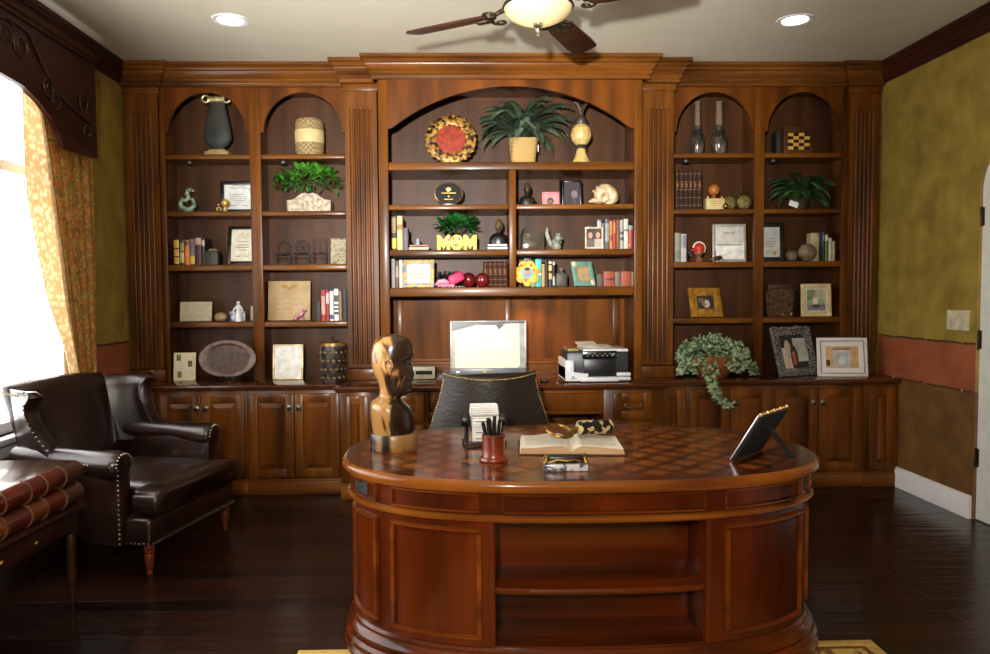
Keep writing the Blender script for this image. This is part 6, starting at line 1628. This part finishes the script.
fern(t, (0,-.02,.08), 34, .33, 12, M('green fern', (84,126,68), .5, (36,70,40), scale=16, detail=1), 1.25, .066, .42, elev=(.5, 1.55), lim=((-.262,.262), (-.2,.17), (.004,.35)))
B().box(-.034, .034, -.001, .001, -.042, .0, .0, m=TR(-.075,-.10,.052,rx=R(-10),ry=R(20))).build('tag', WHITE, t)
cert('dark-framed certificate with a gold seal partly behind the divider', 757.5, 785, 222.5, S3, 5.55, .035, (206,206,204), 4, None, seal=(.6,.8,.06,.2,(190,150,60),'o'))
STB = M('mottled stone sphere', (136,120,92), .4, (86,72,54), scale=16, detail=5)
for a, c, py, Y, lab in ((786, 797.5, 249, 5.53, 'smaller mottled stone ball, next to the sealed certificate'), (798.5, 816, 246, 5.48, 'larger mottled stone ball, touching the cream book')):
    x, w, h = fit(a, c, py, Y, S3); r = w/2
    o = B().sph((0,0,r), r, 22).build('stone_ball', STB, None, loc=(x, Y, S3+EPS)); tag(o, lab, 'ball')
LB = ' right of the two stone balls'
book('wide cream book'+LB, 811, 819.4, 233, S3, 5.56, (206,192,150), depth=.07)
book('dark blue book'+LB, 822.8, 825.2, 232, S3, 5.50, (44,54,72), bands=((.7,.9,(110,130,150)),))
book('green book with a white band'+LB, 825.4, 828.4, 234, S3, 5.50, (92,134,50), bands=((.75,.95,(210,214,200)),))
book('white book, last but one'+LB, 828.8, 832, 238, S3, 5.50, (206,200,186))
book('short cream book, last'+LB, 832.4, 835.4, 241, S3, 5.50, (190,170,130))
x, w, h = fit(763.5, 793, 284, 5.52, S4)
t = T('carved_box', 'dark carved wooden basket box with scrolled ends left of the cream photo frame', 'box', (x, 5.54, S4+EPS)); hw = w/2
CV = M('carved dark wood', (92,58,34), .5, (28,20,15), scale=44, bump=.8, detail=3)
B().loft([[(sx_*hw*q, sy_*.055, z*h) for sx_, sy_ in ((-1,-1), (1,-1), (1,1), (-1,1))] for z, q in ((0,.82), (.1,.85), (.5,.92), (.84,.98))]).build('body', CV, t)
B().box(-hw*.8, hw*.8, -.05, .05, h*.84, h, .01).build('lid', CV, t)
for s in (-1, 1): B().tube([(s*hw*.9,-.05,.02), (s*hw*.96,-.056,h*.5), (s*hw*1.06,-.056,h*.85), (s*hw*.94,-.056,h*.9), (s*hw*.9,-.056,h*.75)], .005, 6).build('scrolled_handle', BRONZE, t)
b = B(); b.sph((hw*.75,-.06,.022), .010, 10); b.sph((hw*.2,-.06,.022), .006, 8); b.build('brass_stud', M('brass stud', (230,160,60), .3, (200,130,50), metal=.5), t)
def corners(t, hw, h, bw, th):
    b = B()
    for sx_ in (-1, 1):
        for z in (bw/2, h-bw/2): b.sph((sx_*(hw-bw/2), -th/2, z), .012, 12, sy=.4)
    b.build('corner_boss', M('boss cream', (226,210,170), .4, (206,186,140)), t)
frame('cream photo frame with corner bosses showing a person by greenery', 802, 831.5, 284, S4, 5.49, M('cream gilt frame', (214,194,150), .45, (190,166,118), scale=20), .034, [(0,1,0,1,(150,166,140)), (0,.45,.5,1,(120,140,110)), (.5,1,.55,1,(176,186,160)), (0,1,0,.28,(120,126,140)), (.3,.62,.25,.72,(226,216,204),'o'), (.36,.55,.62,.84,(196,150,120),'o'), (.25,.75,.12,.3,(84,70,62),'o')], mat=M('photo mount cream', (222,208,176), .7), matw=.014, tilt=5, rz=-4, border_extra=corners)
# crystal frame
CRY = M('crystal glass', (120,121,120), .12, (24,24,24), scale=70, tex='voronoi', coat=1, pos=(.1,.6), bump=.8)
def cry(t, hw, h, bw, th):
    b = B(); rnd = random.Random(9)
    for k in range(15):
        for z in (0.03, h-.008): b.sph((-hw+2*hw*k/14, -th/2, z+rnd.uniform(-.004,.006)), .013, 6)
        for s in (-1, 1): b.sph((s*(hw-.004), -th/2, .022+(h-.03)*k/14), .013, 6)
        for s in (-1, 1): b.sph((s*(hw-.03), -th/2-.004, .03+(h-.06)*k/14), .009, 5)
    b.build('crystal_facets', CRY, t, ang=10)
frame('glittering crystal photo frame with a dark and pale picture beside the white frame', 777, 822, 329, CT, 5.31, CRY, .058, [(0,1,0,1,(58,56,54)), (.0,.35,.0,.62,(222,206,190)), (.15,.4,.3,.85,(200,186,176),'o'), (.52,1,.2,.9,(196,198,190)), (.35,.62,.05,.7,(60,48,42),'o'), (.4,.52,.1,.5,(190,110,70))], tilt=17, rz=20, border_extra=cry, th=.024)
frame('wide white photo frame showing a pale doorway picture at the right counter end', 819.5, 867.5, 338.5, CT, 5.26, M('white frame', (226,224,222), .35, (216,214,212)), .022, [(0,1,0,1,(216,176,124)), (.0,.12,.1,.38,(60,48,40)), (.22,.74,.04,.84,(206,208,212)), (.28,.68,.06,.72,(186,190,198)), (.38,.6,.1,.56,(222,222,224),'o'), (.2,.78,.84,.9,(150,100,60))], mat=M('white mount', (232,228,226), .6, (226,222,220)), matw=.042, tilt=8, rz=-6,
      border_extra=lambda t, hw, h, bw, th: B().box(-hw+bw-.001, hw-bw+.001, -th/2-.001, -.002, bw-.001, bw+.006).box(-hw+bw-.001, hw-bw+.001, -th/2-.001, -.002, h-bw-.006, h-bw+.001).box(-hw+bw-.001, -hw+bw+.006, -th/2-.001, -.002, bw, h-bw).box(hw-bw-.006, hw-bw+.001, -th/2-.001, -.002, bw, h-bw).build('grey_inner_rule', M('grey rule', (150,150,152), .4), t))
# ================================================================ LIGHT
wd = bpy.data.worlds.new('daylight'); sc.world = wd; wd.use_nodes = True
bg = wd.node_tree.nodes['Background']; bg.inputs['Color'].default_value = (1, .985, .95, 1); bg.inputs['Strength'].default_value = 6.0
def light(name, kind, loc, energy, color=(1,1,1), size=.3, target=None, **kw):
    l = bpy.data.lights.new(name, kind); l.energy = energy; l.color = color
    if kind == 'AREA': l.shape = 'RECTANGLE'; l.size = size; l.size_y = kw.get('size_y', size)
    elif kind in ('POINT', 'SPOT'): l.shadow_soft_size = size
    if kind == 'SPOT': l.spot_size = R(kw.get('angle', 90)); l.spot_blend = kw.get('blend', .6)
    o = bpy.data.objects.new(name, l); COL.objects.link(o); o.location = loc
    if target is not None:
        d = V(target)-V(loc); o.rotation_euler = d.to_track_quat('-Z', 'Y').to_euler()
    return o
light('photo_strobe', 'POINT', (-.31, -.45, 1.74), 205, (1, .99, .97), .07)
light('strobe_head', 'SPOT', (-.31, -.45, 1.76), 1900, (1, .98, .94), .07, target=(.15, 5.2, 2.6), angle=50, blend=1)
light('warm_fill', 'AREA', (.6, -2.2, 2.3), 17, (1, .72, .38), 2.2, target=(.4, 3, 1.6), size_y=1.2)  # added unseen fill light behind the camera, not a lamp of the room
for k, px in enumerate((230.5, 795)):
    q = atZ(px, 20, ZC); light('can_lamp' if k == 0 else 'can_lamp.001', 'SPOT', (q.x, q.y, ZC-.02), 8, (1, .86, .66), .06, target=(q.x, q.y, 0), angle=100)
light('fan_lamp', 'POINT', (HX, HY, ZC-.40), 1.2, (1, .82, .5), .1)
light('niche_lamp', 'SPOT', (.56, YM+.2, 1.345), 12, (1, .58, .24), .03, target=(.56, YM+.36, .9), angle=120)
sc.view_settings.view_transform = 'Standard'; sc.view_settings.look = 'None'; sc.view_settings.gamma = 1; sc.view_settings.use_curve_mapping = False
sc.view_settings.exposure = 0.18
try:
    sc.cycles.use_denoising = True; sc.cycles.max_bounces = 8; sc.cycles.transparent_max_bounces = 12; sc.cycles.caustics_reflective = False; sc.cycles.caustics_refractive = False; sc.cycles.sample_clamp_indirect = 4
except Exception: pass
